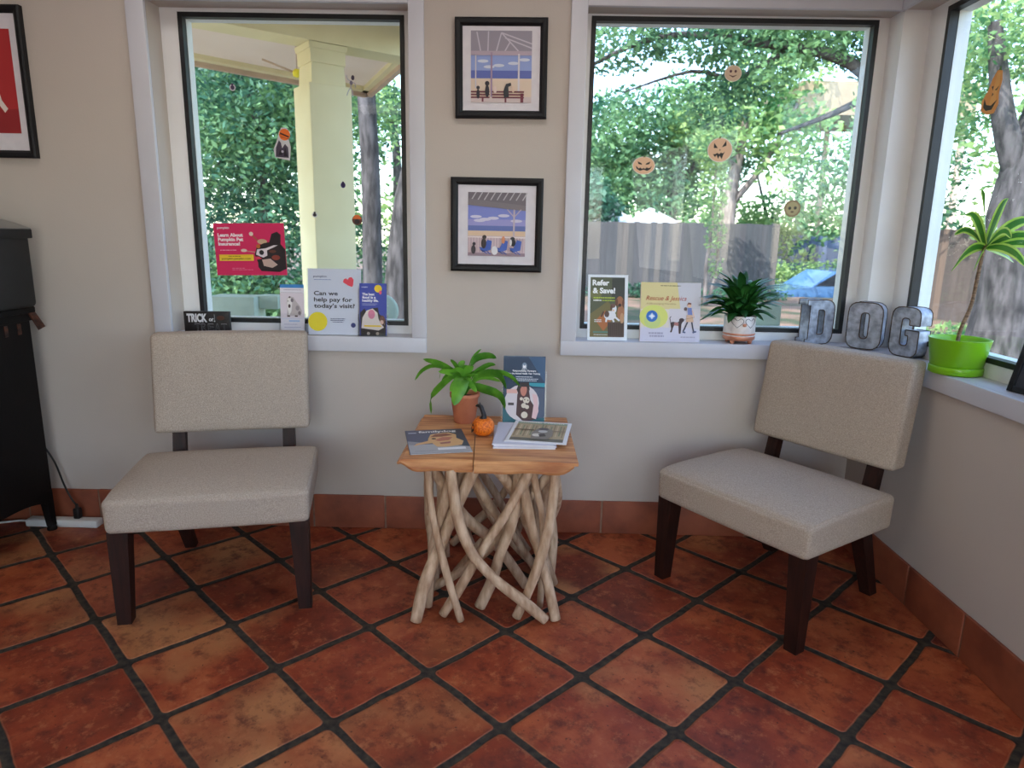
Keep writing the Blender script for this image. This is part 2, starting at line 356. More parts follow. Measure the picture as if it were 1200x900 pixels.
# ---- printed pictures: flat coloured shapes laid in thin layers on a sheet
class Art:
    def __init__(s, w, h, lay=.00012): s.mb = MB(); s.z = 0.0; s.w = w; s.h = h; s.lay = lay
    def P(s, x, y): return (x/100*s.w-s.w/2, y/100*s.h, s.z)      # 0..100 in both axes, origin bottom left
    def poly(s, pts, c):
        s.z += s.lay; s.mb.add([s.P(*p) for p in pts], [tuple(range(len(pts)))], flat(c) if isinstance(c, tuple) else c); return s
    def rect(s, x0, y0, x1, y1, c): return s.poly([(x0, y0), (x1, y0), (x1, y1), (x0, y1)], c)
    def ell(s, x, y, rx, ry, c, rot=0, n=22):
        if rx == ry: ry = rx*s.w/s.h
        a = math.radians(rot); asp = s.w/s.h; pts = []
        for k in range(n):
            t = 2*PI*k/n; u = rx*math.cos(t); v = ry*math.sin(t)/asp
            pts.append((x+u*math.cos(a)-v*math.sin(a), y+(u*math.sin(a)+v*math.cos(a))*asp))
        return s.poly(pts, c)
    def line(s, pts, wd, c):
        asp = s.w/s.h
        for (x0, y0), (x1, y1) in zip(pts, pts[1:]):
            dx, dy = x1-x0, (y1-y0)/asp; l = math.hypot(dx, dy) or 1; nx, ny = -dy/l*wd/2, dx/l*wd/2*asp
            s.mb.add([s.P(x0-nx, y0-ny), s.P(x1-nx, y1-ny), s.P(x1+nx, y1+ny), s.P(x0+nx, y0+ny)], [(0, 1, 2, 3)], flat(c))
        s.z += s.lay; return s
    def text(s, t, x, y, h, c, w=None, bold=.0, shear=0.0, align='L'):
        s.z += s.lay
        cu = bpy.data.curves.new('t', 'FONT'); cu.body = t; cu.size = 1; cu.offset = bold; cu.shear = shear; cu.resolution_u = 3
        ob = bpy.data.objects.new('t', cu); me = bpy.data.meshes.new_from_object(ob)
        xs = [v.co.x for v in me.vertices]
        if not xs: return s
        x0, x1 = min(xs), max(xs); sy = (h/100*s.h)/.70; sx = (w/100*s.w)/(x1-x0) if w else sy
        px, py, _ = s.P(x, y); W = (x1-x0)*sx; px -= {'L': 0, 'C': W/2, 'R': W}[align]
        s.mb.add([(px+(v.co.x-x0)*sx, py+v.co.y*sy, s.z) for v in me.vertices], [tuple(p.vertices) for p in me.polygons], flat(c))
        bpy.data.objects.remove(ob); bpy.data.curves.remove(cu); bpy.data.meshes.remove(me)
        return s
    def scribble(s, x0, x1, y, h, c, seed=1):
        """a line of small print too fine to read"""
        r = random.Random(seed*31+int(y*7)); x = x0
        while x < x1:
            wl = r.uniform(2, 6); e = min(x+wl, x1); s.mb.add([s.P(x, y), s.P(e, y), s.P(e, y+h), s.P(x, y+h)], [(0, 1, 2, 3)], flat(c)); x = e+.9
        s.z += s.lay; return s
    def build(s, name, parent, loc=(0, 0, 0), rot=(PI/2, 0, 0), label=None): return s.mb.build(name, parent, label, loc, rot)

# ------------------------------------------------------------------ camera
F, PITCH, ROLL, YAW = 804.123, .214685, .0186324, -.0113996
fw = Vector((math.sin(YAW)*math.cos(PITCH), math.cos(YAW)*math.cos(PITCH), -math.sin(PITCH)))
r0 = Vector((math.cos(YAW), -math.sin(YAW), 0)); u0 = r0.cross(fw)
rr = r0*math.cos(ROLL)+u0*math.sin(ROLL); uu = -r0*math.sin(ROLL)+u0*math.cos(ROLL)
cam = bpy.data.cameras.new('camera'); cam.sensor_width = 36; cam.lens = F/1200*36; cam.clip_end = 300; cam.clip_start = .02
co = bpy.data.objects.new('camera', cam); COL.objects.link(co); S.camera = co
mw = Matrix.Identity(4)
for i in range(3): mw[i][0] = rr[i]; mw[i][1] = uu[i]; mw[i][2] = -fw[i]
mw[2][3] = 1.35; co.matrix_world = mw
cam.dof.use_dof = True; cam.dof.focus_distance = 2.7; cam.dof.aperture_fstop = 3.6

# ------------------------------------------------------------------ room shell
D, W, XL, YB, HC, TH = 2.985, 1.488, -3.2, -3.2, 2.75, .185
ST = dict(kind='structure')
MB().add([(XL-.3, YB-.3, 0), (W+.22, YB-.3, 0), (W+.19, D+.185, 0), (XL-.3, D+.215, 0), (XL-.3, YB-.3, -.1), (W+.22, YB-.3, -.1), (W+.19, D+.185, -.1), (XL-.3, D+.215, -.1)],
         [(0, 1, 2, 3), (7, 6, 5, 4), (4, 5, 1, 0), (5, 6, 2, 1), (6, 7, 3, 2), (7, 4, 0, 3)], M_floor).build('floor', **ST)
MB().box(XL-.2, W+.22, YB-.2, D+.22, HC, HC+.15, M_ceil).build('ceiling', **ST)
SZ, TZ = .90, 2.245     # sill top, head of openings
w1 = (-1.53, -.475); w2 = (.24, 1.49)
b = MB()
b.box(XL-.2, W+TH, D, D+TH, 0, SZ-.02, M_wall); b.box(XL-.2, W+TH, D, D+TH, TZ, HC, M_wall)
b.box(XL-.2, w1[0], D, D+TH, SZ-.02, TZ, M_wall); b.box(w1[1], w2[0], D, D+TH, SZ-.02, TZ, M_wall)
b.build('wall_back', **ST)
MB().box(w2[1], W+TH, D, D+TH, SZ-.02, TZ, M_frame).build('trim_1', **ST)       # the painted post in the corner
b = MB()
b.box(W, W+TH, YB-.2, D, 0, SZ-.02, M_wall); b.box(W, W+TH, YB-.2, D, TZ, HC, M_wall)
for a, c in ((YB-.2, -1.9), (-.3, -.1), (1.2, 1.4)): b.box(W, W+TH, a, c, SZ-.02, TZ, M_wall)
b.build('wall_right', **ST)
MB().box(XL-.2, XL, YB-.2, D, 0, HC, M_wall).build('wall_left', **ST)
b = MB(); b.box(XL, -1.6, YB-.2, YB, 0, HC, M_wall); b.box(-1.6, 1.1, YB-.2, YB, 2.3, HC, M_wall); b.box(1.1, W, YB-.2, YB, 0, HC, M_wall); b.box(-1.6, 1.1, YB-.2, YB, 0, .3, M_wall)
b.build('wall_rear', **ST)

def window(name, x0, x1, gx0, gx1, gz0, gz1, X, fy=.108, mull=False):
    """window in a wall running along local x, interior at -y, wall face at y=0"""
    t = bpy.data.objects.new(name, None); link(t); t['kind'] = 'structure'; t.matrix_world = X
    f = MB(); z0, z1 = SZ, TZ
    def ring(mb, a0, a1, c0, c1, i0, i1, k0, k1, ya, yb, m):
        mb.box(a0, i0, ya, yb, c0, c1, m); mb.box(i1, a1, ya, yb, c0, c1, m); mb.box(i0, i1, ya, yb, c0, k0, m); mb.box(i0, i1, ya, yb, k1, c1, m)
    ring(f, x0, x1, z0, z1, gx0, gx1, gz0, gz1, fy, fy+.05, M_frame); f.build('window_frame', t)
    g = MB(); ring(g, gx0, gx1, gz0, gz1, gx0+.019, gx1-.019, gz0+.019, gz1-.019, fy-.004, fy+.03, M_gask); g.build('gasket', t)
    o = MB(); ring(o, gx0+.004, gx1-.004, gz0+.004, gz1-.004, gx0+.021, gx1-.021, gz0+.020, gz1-.020, fy+.03, TH, M_stop)
    ring(o, x0, x1, z0, z1, gx0+.004, gx1-.004, gz0+.004, gz1-.004, fy+.05, TH, M_stop); o.build('outer_stop', t)
    MB().box(gx0+.01, gx1-.01, fy+.014, fy+.018, gz0+.01, gz1-.01, M_glass).build('glass_pane', t)
    return t
XB = Matrix.Translation((0, D, 0)); XR = Matrix.Translation((W, 0, 0)) @ Matrix.Rotation(-PI/2, 4, 'Z')   # local x -> -Y, local y -> +X
WIN1 = window('window_1', w1[0], w1[1], -1.455, -.51, .937, 2.228, XB)
WIN2 = window('window_2', w2[0], w2[1], .266, 1.445, .94, 2.236, XB)
WIN3 = window('window_3', -D, -1.4, -2.865, -1.45, .951, 2.222, XR)
WIN4 = window('window_4', -1.2, .1, -1.15, .05, .951, 2.222, XR)
WIN5 = window('window_5', .3, 1.9, .35, 1.85, .951, 2.222, XR)
# sills + aprons + casings
P = .02
b = MB(); b.box(w1[0]-.075, w1[1]+.063, D-P, D, SZ-.066, SZ, M_trim, r=.003); b.box(w1[0], w1[1], D, D+.11, SZ-.02, SZ, M_trim); b.build('window_sill', WIN1).matrix_parent_inverse = XB.inverted()
b = MB(); b.box(w1[0]-.075, w1[0], D-P, D, SZ, 2.32, M_trim, r=.003); b.box(w1[1], w1[1]+.063, D-P, D, SZ, 2.32, M_trim, r=.003); b.box(w1[0], w1[1], D-P, D, TZ-.008, 2.32, M_trim, r=.003); b.build('window_casing', WIN1).matrix_parent_inverse = XB.inverted()
b = MB(); b.box(w2[0]-.066, W-P, D-P, D, SZ-.064, SZ, M_trim, r=.003); b.box(w2[0], w2[1], D, D+.11, SZ-.02, SZ, M_trim); b.build('window_sill', WIN2).matrix_parent_inverse = XB.inverted()
b = MB(); b.box(w2[0]-.066, w2[0], D-P, D, SZ, 2.32, M_trim, r=.003); b.box(w2[0], W, D-P, D, TZ-.008, 2.32, M_trim, r=.003); b.build('window_casing', WIN2).matrix_parent_inverse = XB.inverted()
b = MB(); b.box(W-P, W, -1.98, D, SZ-.064, SZ, M_trim, r=.003)
for a, c in ((1.4, D), (-.1, 1.2), (-1.9, -.3)): b.box(W, W+.11, a, c, SZ-.02, SZ, M_trim)
b.build('window_sill', WIN3).matrix_parent_inverse = XR.inverted()
b = MB(); b.box(W-P, W, -1.98, D-P, TZ-.008, 2.32, M_trim, r=.003)
for a, c in ((-1.98, -1.9), (-.3, -.1), (1.2, 1.4)): b.box(W-P, W, a, c, SZ, TZ-.008, M_trim, r=.003)
b.build('window_casing', WIN3).matrix_parent_inverse = XR.inverted()
# rear glazing
t = bpy.data.objects.new('window_6', None); link(t); t['kind'] = 'structure'
b = MB()
for x in (-1.6, -.25, 1.05): b.box(x, x+.05, YB-.12, YB-.05, .3, 2.3, M_frame)
b.box(-1.55, 1.05, YB-.12, YB-.05, .3, .36, M_frame); b.box(-1.55, 1.05, YB-.12, YB-.05, 2.24, 2.3, M_frame); b.build('window_frame', t)
MB().box(-1.55, 1.05, YB-.09, YB-.085, .36, 2.24, M_glass).build('glass_pane', t)

# terracotta base tiles
def baseboard(name, a, c, first, face, H=.160, T=.013):
    """tiles between a and c; face(x0,x1,z0,z1,t0,t1,mb,m)"""
    mb = MB(); face(a, c, 0, H-.003, 0, T-.005, mb, M_grout, 0)
    x = first
    while x < c:
        x0, x1 = max(a, x+.004), min(c, x+.3335-.004)
        if x1-x0 > .02: face(x0, x1, .001, H+random.uniform(-.002, .002), 0, T, mb, M_terra, .004)
        x += .3335
    mb.build(name, **ST)
baseboard('baseboard_back', XL, W-.013, -.61-.3335*9, lambda x0, x1, z0, z1, t0, t1, mb, m, r: mb.box(x0, x1, D-t1, D-t0, z0, z1, m, r=r))
baseboard('baseboard_right', YB, D-.013, 2.06-.3335*16, lambda x0, x1, z0, z1, t0, t1, mb, m, r: mb.box(W-t1, W-t0, x0, x1, z0, z1, m, r=r))
baseboard('baseboard_left', YB, D-.013, YB, lambda x0, x1, z0, z1, t0, t1, mb, m, r: mb.box(XL+t0, XL+t1, x0, x1, z0, z1, m, r=r))

# ------------------------------------------------------------------ chairs
def make_chair():
    t = thing('slipper_chair', '', 'chair', group=None)
    def crown(p, u):
        k = max(0, 1-u[0]**4)*max(0, 1-u[1]**4)
        if u[2] > 0: p.z += .022*k*u[2]
        if u[1] < -.3 and u[2] > 0: p.z -= .012*((-u[1]-.3)/.7)**2*u[2]
        if u[2] < 0: p.z += 0
        p.x *= 1-.012*(1-u[2])*.5
        p.y -= .006*(1-u[0]**2)*(1 if u[1] < -.9 else 0)
        return p
    seat = MB().rbox(-.335, .335, -.325, .185, .338, .468, .020, M_fabric, n=16, fn=crown, k=4).build('seat', t)
    for s in (-1, 1):
        MB().tube([(s*.3235, -.30, .456), (s*.3245, -.22, .4635), (s*.3245, -.05, .4665), (s*.3245, .08, .4665), (s*.3235, .165, .4635)], .0032, M_fabric, n=6).build('seam_piping', seat)
    def bk(p, u):
        # rake and gentle cushion, front face wrinkles
        z = (p.z-.525)/.40
        p.y += .060*z
        if u[1] < 0:
            p.y -= .010*(1-u[0]**4)*(1-u[2]**4)
            p.y += .003*math.sin(p.x*38+p.z*9)*math.exp(-((p.z-.82)/.09)**2)*(1-u[0]**2)
        p.z += .004*(1-u[0]**2)*(1 if u[2] > .9 else 0)
        return p
    MB().rbox(-.302, .302, .195, .285, .538, .934, .018, M_fabric, n=18, fn=bk, k=4).build('backrest', t)
    for s in (-1, 1):
        MB().taper((s*.294, -.285, .345), (s*.302, -.292, 0), .033, .023, M_wood).build('leg', t)
    for s in (-1, 1):
        # raked rear leg below the seat
        MB().taper((s*.240, .135, .345), (s*.222, .305, 0), .027, .021, M_wood, b0=.032, b1=.024).build('leg', t)
        # upright between seat and backrest
        MB().taper((s*.215, .205, .34), (s*.215, .262, .60), .025, .024, M_wood, b0=.022, b1=.018).build('back_upright', t)
    MB().box(-.27, .27, -.27, .225, .322, .343, M_wood).build('seat_rail', t)
    return t
ch = make_chair(); ch.location = (-1.130, 2.505, 0); ch.rotation_euler = (0, 0, math.radians(12.8))
ch['label'] = 'oatmeal fabric armless chair with dark legs under the left window'
ch2 = dup(ch, (1.010, 2.495, 0), (0, 0, math.radians(-55.5)), 'oatmeal fabric armless chair angled in the right corner under the metal letters')

# ------------------------------------------------------------------ twig table
tb = thing('twig_side_table', 'square wooden side table on a base of crossing peeled branches', 'table')
def plank(x0, x1, seam, side):
    mb = MB(); n = 26; y0, y1, z1 = 2.205, 2.80, .600
    def xe(y, z):      # outer live edge
        w = .006*math.sin(y*23+1)+.004*math.sin(y*51)
        return w-(.014 if z < .575 else 0)
    vs = []; fs = []; m = 20
    # rows of cross sections along x
    for i in range(m+1):
        u = i/m
        for (yy, zz) in ((y0, .557), (y0-.004, .566), (y0-.003, .592), (y0+.004, z1), (y1-.004, z1), (y1, .59), (y1, .557)):
            if side < 0: xa = x0+xe(yy, zz); xb = seam(yy)
            else: xa = seam(yy); xb = x1+xe(yy, zz)
            x = xa+(xb-xa)*u
            z = zz; y = yy
            # bites chewed out of the lower front corners
            d = (x-x0) if side < 0 else (x1-x)
            if zz < .57: z += .028*math.exp(-(d/.03)**2)+.002*math.sin(x*40)
            if yy < 2.3: y += .006*math.sin(x*17+side)+(.006 if side < 0 else 0)
            vs.append((x, y, z))
    for i in range(m):
        for k in range(7): fs.append((i*7+k, i*7+(k+1) % 7, (i+1)*7+(k+1) % 7, (i+1)*7+k))
    fs.append(tuple(range(7))[::-1]); fs.append(tuple(m*7+k for k in range(7)))
    fs = [tuple(reversed(f)) for f in fs]
    return mb.add(vs, fs, M_plank)
seam = lambda y: -.150+(y-2.2)*-.05
plank(-.398, 0, lambda y: seam(y)-.0018, -1).build('table_plank', tb); plank(0, .200, lambda y: seam(y)+.0018, 1).build('table_plank', tb)
STK = [([(-0.311, 2.241, 0.56), (-0.295, 2.227, 0.404), (-0.252, 2.21, 0.219), (-0.191, 2.2, 0.006)], .0135),
 ([(-0.225, 2.262, 0.56), (-0.256, 2.262, 0.425), (-0.293, 2.275, 0.265), (-0.32, 2.285, 0.012)], .018),
 ([(-0.149, 2.272, 0.56), (-0.206, 2.262, 0.426), (-0.263, 2.241, 0.286), (-0.32, 2.215, 0.137), (-0.35, 2.19, 0.006)], .022),
 ([(-0.23, 2.226, 0.56), (-0.206, 2.205, 0.412), (-0.156, 2.196, 0.274), (-0.071, 2.196, 0.171), (0.029, 2.20, 0.087), (0.109, 2.208, 0.012)], .019),
 ([(0.047, 2.262, 0.56), (-0.033, 2.252, 0.402), (-0.115, 2.240, 0.268), (-0.205, 2.235, 0.101), (-0.259, 2.231, 0.010)], .0175),
 ([(0.137, 2.295, 0.56), (0.023, 2.334, 0.397), (-0.093, 2.37, 0.215), (-0.22, 2.40, 0.085), (-.32, 2.43, .008)], .018),
 ([(0.05, 2.262, 0.56), (0.074, 2.275, 0.446), (0.09, 2.29, 0.37), (0.098, 2.30, 0.188), (0.092, 2.31, 0.006)], .013),
 ([(0.13, 2.258, 0.56), (0.119, 2.24, 0.398), (0.089, 2.222, 0.252), (0.043, 2.225, 0.103), (0.006, 2.228, 0.010)], .0185),
 ([(0.005, 2.285, 0.56), (0.036, 2.29, 0.411), (0.067, 2.28, 0.29), (0.112, 2.25, 0.147), (0.146, 2.222, 0.006)], .018),
 ([(0.012, 2.30, 0.56), (-0.018, 2.305, 0.342), (-0.059, 2.30, 0.214), (-0.087, 2.30, 0.108), (-0.13, 2.30, 0.006)], .021),
 ([(-0.305, 2.275, 0.56), (-0.255, 2.31, 0.458), (-0.195, 2.35, 0.338), (-0.08, 2.42, 0.2), (.04, 2.46, .008)], .021),
 ([(-0.077, 2.257, 0.56), (-0.012, 2.34, 0.44), (0.06, 2.42, 0.25), (.15, 2.48, .008)], .021),
 ([(-0.181, 2.30, 0.56), (-0.226, 2.33, 0.438), (-0.274, 2.36, 0.28), (-0.34, 2.41, 0.008)], .018)]
for k, (pts, r) in enumerate(STK[:8]):     # the rear bundle, out of the same sort of branches
    q = [(-.10-(x+.10)*(.9 if k % 2 else .97)+.01*math.sin(k*3), 5.0-y+.012*math.cos(k*2.3), z) for x, y, z in pts]; STK.append((q, r*.95))
for k in range(7):                         # the two sides, running front to back
    sx = -.325 if k % 2 else .125; y0 = 2.30+.06*k; y1 = 2.72-.058*k
    STK.append(([(sx+.012*math.sin(k), y0, .56), (sx+.03*math.cos(k*2), (y0*2+y1)/3, .38), (sx+.02*math.sin(k*5), (y0+2*y1)/3, .19), (sx+.01, y1, .008)], .016+.002*(k % 3)))
STK.append(([(-.2, 2.36, .56), (-.1, 2.42, .35), (.0, 2.52, .17), (.08, 2.6, .008)], .017)); STK.append(([(.08, 2.40, .56), (-.02, 2.45, .33), (-.14, 2.5, .16), (-.24, 2.55, .008)], .017))
for pts, r in STK:
    n = len(pts); rs = [r*(1+.10*math.sin(i*2.1+pts[0][0]*30)) for i in range(n)]
    MB().tube(pts, rs, M_stick, n=10, sub=5).build('branch_leg', tb)

# potted plant on the table
tp = thing('potted_plant', 'leafy green plant in a plain terracotta pot on the twig table', 'plant', (-.221, 2.70, .6005))
MB().lathe([(.040, 0), (.043, .003), (.056, .105), (.060, .106), (.061, .122), (.055, .122), (.052, .100), (.05, .098)], M_tpot).build('terracotta_pot', tp)
MB().lathe([(.0, .090), (.051, .096), (.045, .104), (.02, .108), (.0, .109)], M_soil, n=24).build('soil', tp)
u = .00037
LV = [([(640, 330), (430, 190), (240, 145)], 85, .02), ([(600, 300), (370, 215), (220, 280), (135, 400)], 48, .05), ([(600, 310), (430, 420), (330, 560), (340, 720)], 100, -.03),
 ([(700, 300), (660, 400), (610, 575)], 165, -.10), ([(740, 250), (790, 120), (870, 25)], 62, .03), ([(760, 260), (830, 120), (960, 85), (1040, 110)], 90, .0),
 ([(800, 290), (880, 220), (970, 170), (1035, 165)], 60, -.03), ([(820, 320), (960, 260), (1080, 280), (1155, 410)], 95, -.06), ([(860, 300), (1050, 255), (1200, 300), (1300, 400)], 60, -.02),
 ([(760, 420), (900, 440), (1080, 500), (1145, 640)], 112, -.05), ([(820, 370), (930, 340), (1090, 390)], 60, .04), ([(640, 280), (590, 190), (535, 150)], 62, .03),
 ([(690, 300), (650, 210), (690, 165)], 80, .04), ([(560, 300), (450, 250), (425, 345)], 44, -.01), ([(650, 320), (540, 250), (430, 240)], 84, -.05), ([(730, 330), (780, 260), (850, 250)], 70, -.07),
 ([(720, 330), (710, 230), (720, 190)], 90, .0), ([(640, 330), (600, 260), (560, 260)], 80, -.05), ([(700, 350), (740, 300), (790, 330)], 60, -.08), ([(620, 330), (520, 330), (440, 400)], 80, .04), ([(740, 330), (860, 300), (960, 330)], 80, .05), ([(660, 350), (600, 380), (560, 450)], 80, -.06), ([(730, 350), (790, 380), (840, 440)], 70, -.08), ([(680, 300), (630, 240), (560, 230)], 80, -.02), ([(710, 300), (760, 200), (800, 190)], 90, -.02)]
mb = MB()
for pts, wd, dy in LV:
    n = len(pts); q = [(0, 0, .105)]+[((x-700)*u, dy*(i+1)/n, .12+(500-y)*u) for i, (x, y) in enumerate(pts)]
    pr = lambda t: max(.06, (.12 if t < .18 else math.sin(PI*min(1, max(0, (t-.12)/.9)))**.7) if t < 1 else .04)
    mb.leaf(q, wd*u, M_lp1, side=((.25, -.35, 1) if abs(q[-1][0]) > .06 else (1, .2, 0)), fold=.22, prof=pr, n=12)
mb.build('foliage', tp)

# glitter pumpkin
pk = thing('halloween_pumpkin', 'small orange glitter pumpkin with black twisted stem and carved face', 'pumpkin', (-.135, 2.505, .6005), math.radians(-35))
mb = MB(); vs = []; fs = []; NA, NZ = 60, 18
for j in range(NZ+1):
    ph = PI*j/NZ
    for i in range(NA):
        a = 2*PI*i/NA; rb = .043*(1-.10*abs(math.sin(a*4.5))**.5*0-.07*(1-abs(math.cos(a*4)))**2)
        r = rb*math.sin(ph)**.8; z = .037-.037*math.cos(ph)*(1-.18*math.exp(-(math.sin(ph)/.35)**2)); vs.append((r*math.cos(a), r*math.sin(a), z))
for j in range(NZ):
    for i in range(NA): fs.append((j*NA+i, j*NA+(i+1) % NA, (j+1)*NA+(i+1) % NA, (j+1)*NA+i))
pb = mb.add(vs, fs, M_glit, True).build('pumpkin_body', pk)
MB().tube([(0, 0, .064), (.004, 0, .08), (-.004, 0, .098), (-.012, .0, .112), (-.026, 0, .114), (-.036, 0, .110)], [.016, .009, .008, .0085, .006, .002], M_blk, n=10).tube([(-.012, 0, .113), (-.018, 0, .128)], [.005, .001], M_blk, n=8).lathe([(.0, .066), (.018, .0665), (.012, .071), (.0, .073)], M_blk, n=16).build('stem', pk)
mb = MB()
for (a0, z0, s) in ((-2.55, .05, .009), (-1.95, .05, .009)):
    vs = [(.0445*math.cos(a)*1, .0445*math.sin(a), z) for a, z in ((a0-.16, z0-.006), (a0+.16, z0-.006), (a0, z0+.008))]; mb.add(vs, [(0, 1, 2)], M_blk)
vs = [];
for i in range(9): a = -2.75+i*.12; vs.append((.0452*math.cos(a), .0452*math.sin(a), .026+.004*(i % 2)+.007*abs(i-4)/4))
for i in reversed(range(9)): a = -2.75+i*.12; vs.append((.0445*math.cos(a), .0445*math.sin(a), .020-.006*(1-abs(i-4)/4)+.007*abs(i-4)/4))
mb.add(vs, [tuple(range(18))], M_blk); mb.build('carved_face', pb)

# magazines
def magazine(name, label, w, h, th, loc, rz, art=None, group=None, cover=(225, 225, 230)):
    t = thing(name, label, 'magazine', loc, math.radians(rz), group)
    mb = MB(); mb.box(-w/2, w/2, 0, h, .0006, th-.0006, M_paper); mb.build('pages', t)
    cv = MB(); cv.box(-w/2-.001, w/2+.001, -.001, h+.001, th-.0006, th, flat(cover)); cv.box(-w/2-.001, w/2+.001, -.001, h+.001, 0, .0006, flat(cover)); cv.box(-w/2-.0016, -w/2, -.001, h+.001, 0, th, flat(cover)); cv.build('cover', t)
    if art: art.build('cover_print', t, (0, 0, th), (0, 0, 0))
    return t
a = Art(.216, .288); a.rect(0, 0, 100, 100, (92, 96, 118)).rect(0, 0, 100, 36, (176, 176, 180)).poly([(0, 36), (35, 40), (0, 52)], (150, 150, 160))
a.poly([(70, 30), (100, 20), (100, 100), (62, 100)], (72, 84, 96)).poly([(36, 60), (42, 78), (56, 82), (74, 84), (86, 74), (84, 58), (94, 44), (88, 28), (60, 22), (46, 24), (40, 40), (20, 36), (8, 30), (14, 40), (34, 50)], (222, 178, 128))
a.poly([(40, 66), (50, 78), (70, 80), (80, 72), (60, 66)], (150, 92, 76)).poly([(46, 52), (60, 64), (78, 62), (70, 50), (52, 46)], (196, 124, 104)).poly([(52, 40), (72, 44), (70, 36), (54, 34)], (168, 106, 104)).ell(45, 58, 4, 3, (60, 40, 34))
a.rect(46, 10, 92, 19, (236, 236, 240)).scribble(8, 42, 8, 1.2, (120, 120, 128)).text('familydog', 22, 86, 8, (240, 240, 244), w=66, bold=.03).rect(4, 84, 18, 88, (190, 194, 214))
magazine('dog_magazine', 'dog magazine with a tan dog on its blue-grey cover at the table front left', .216, .288, .003, (-.266, 2.278, .6005), 13, a, cover=(84, 90, 104))
G = 'magazines piled on the right of the twig table'
zz = .6005
for k, (dx, dy, rz, lb, th, cv) in enumerate([(0, 0, 1.5, 'white magazine at the very bottom of the pile beside the pumpkin', .006, (214, 214, 232)), (.003, .004, -.5, 'white magazine second from the bottom of the pile, sticking out behind', .005, (226, 222, 236)), (-.004, .0, -2.5, 'white magazine in the middle of the pile, pages showing on the left', .005, (206, 208, 224))]):
    magazine('magazine', lb, .222, .29, th, (.022+dx, 2.350+dy, zz), rz, None, G, cv); zz += th+.0003
a = Art(.222, .28); a.rect(0, 0, 100, 100, (232, 232, 234)).rect(6, 5, 94, 95, (186, 168, 134)).rect(6, 5, 94, 18, (112, 110, 98)).rect(6, 86, 94, 95, (146, 166, 146))
for k in range(16): x = 8+k*5.4; a.rect(x, 24+(k % 3)*3, x+2.2, 84-(k % 4)*3, ((150, 132, 104), (206, 190, 160), (132, 142, 112))[k % 3])
a.rect(6, 52, 40, 56, (120, 100, 82)).rect(60, 50, 94, 54, (150, 132, 110)).poly([(40, 12), (38, 40), (46, 62), (60, 66), (72, 56), (74, 30), (68, 12)], (140, 134, 124)).ell(56, 60, 9, 6, (92, 84, 84)).ell(56, 48, 8, 6, (208, 206, 202)).ell(48, 30, 8, 7, (222, 218, 208)).poly([(50, 34), (60, 38), (64, 26), (54, 22)], (80, 72, 66)).text('Animal Health', 10, 87, 6, (228, 226, 206), w=78, bold=.02)
magazine('magazine', 'magazine with sepia cover picture lying askew on top of the pile', .222, .28, .0035, (.060, 2.368, zz), -8, a, G, (232, 232, 236))

# blue brochure in its stand behind the pile
t = thing('brochure_stand', 'teal and navy pamphlet standing upright behind the magazine pile', 'brochure', (.018, 2.665, .6005), 0)
th_ = math.radians(9)
MB().box(-.084, .084, -.001, .004, .004, .278, mat('navy_card', (28, 52, 82), .3), X=Matrix.Rotation(-th_, 4, 'X')).build('pamphlet', t)
a = Art(.166, .270); a.rect(0, 0, 100, 100, (26, 54, 84)).poly([(0, 0), (100, 0), (100, 12), (60, 4), (25, 12), (0, 40)], (24, 96, 110)).poly([(60, 100), (100, 100), (100, 62)], (44, 82, 120))
a.poly([(45, 62), (70, 57), (100, 56), (100, 62)], (38, 150, 170)).rect(72, 10, 100, 54, (70, 84, 110)).ell(45, 32, 42, 27, (214, 204, 208)).rect(12, 28, 26, 32, (60, 50, 56)).rect(8, 46, 34, 52, (220, 170, 160))
a.poly([(32, 14), (34, 44), (40, 58), (54, 60), (62, 52), (66, 36), (84, 20), (80, 8), (50, 4)], (66, 30, 34)).ell(49, 52, 8, 10, (196, 124, 106)).poly([(38, 62), (62, 63), (64, 50), (56, 56), (44, 56), (36, 46), (32, 52)], (30, 16, 20)).poly([(70, 46), (82, 44), (86, 20), (80, 8), (70, 10), (74, 30)], (222, 186, 190))
for (x, y, r) in ((56, 36, 8), (50, 28, 6), (58, 26, 5), (52, 14, 8), (44, 38, 4)): a.ell(x, y, r, r, (216, 204, 188))
for (x, y, r) in ((52, 37, 1.6), (60, 36, 1.6), (56, 31, 2), (48, 20, 2)): a.ell(x, y, r, r, (44, 24, 26))
a.text('Responsibility Partners', 22, 78.5, 2.6, (232, 236, 242), w=56, bold=.03).text('for the Animal Health Year Training', 12, 74.5, 2.4, (232, 236, 242), w=76, bold=.03).scribble(30, 70, 70, 1.2, (200, 210, 222)).scribble(18, 84, 67, 1.2, (200, 210, 222)).scribble(22, 80, 64.5, 1.2, (200, 210, 222)).ell(50, 87, 6, 5, (120, 140, 164)).poly([(46, 84), (47, 89), (50, 87), (53, 89), (54, 84)], (236, 238, 242)).scribble(44, 56, 82, 1, (220, 226, 232)).scribble(36, 70, 3, 1.4, (190, 205, 215))
a.build('printed_front', t, (0, -.0015, .004), (PI/2-th_, 0, 0))
MB().box(-.09, .09, -.004, .034, 0, .003, M_acr).box(-.09, .09, .0065, .0085, .002, .22, M_acr, X=Matrix.Rotation(-th_, 4, 'X')).build('acrylic_stand', t)

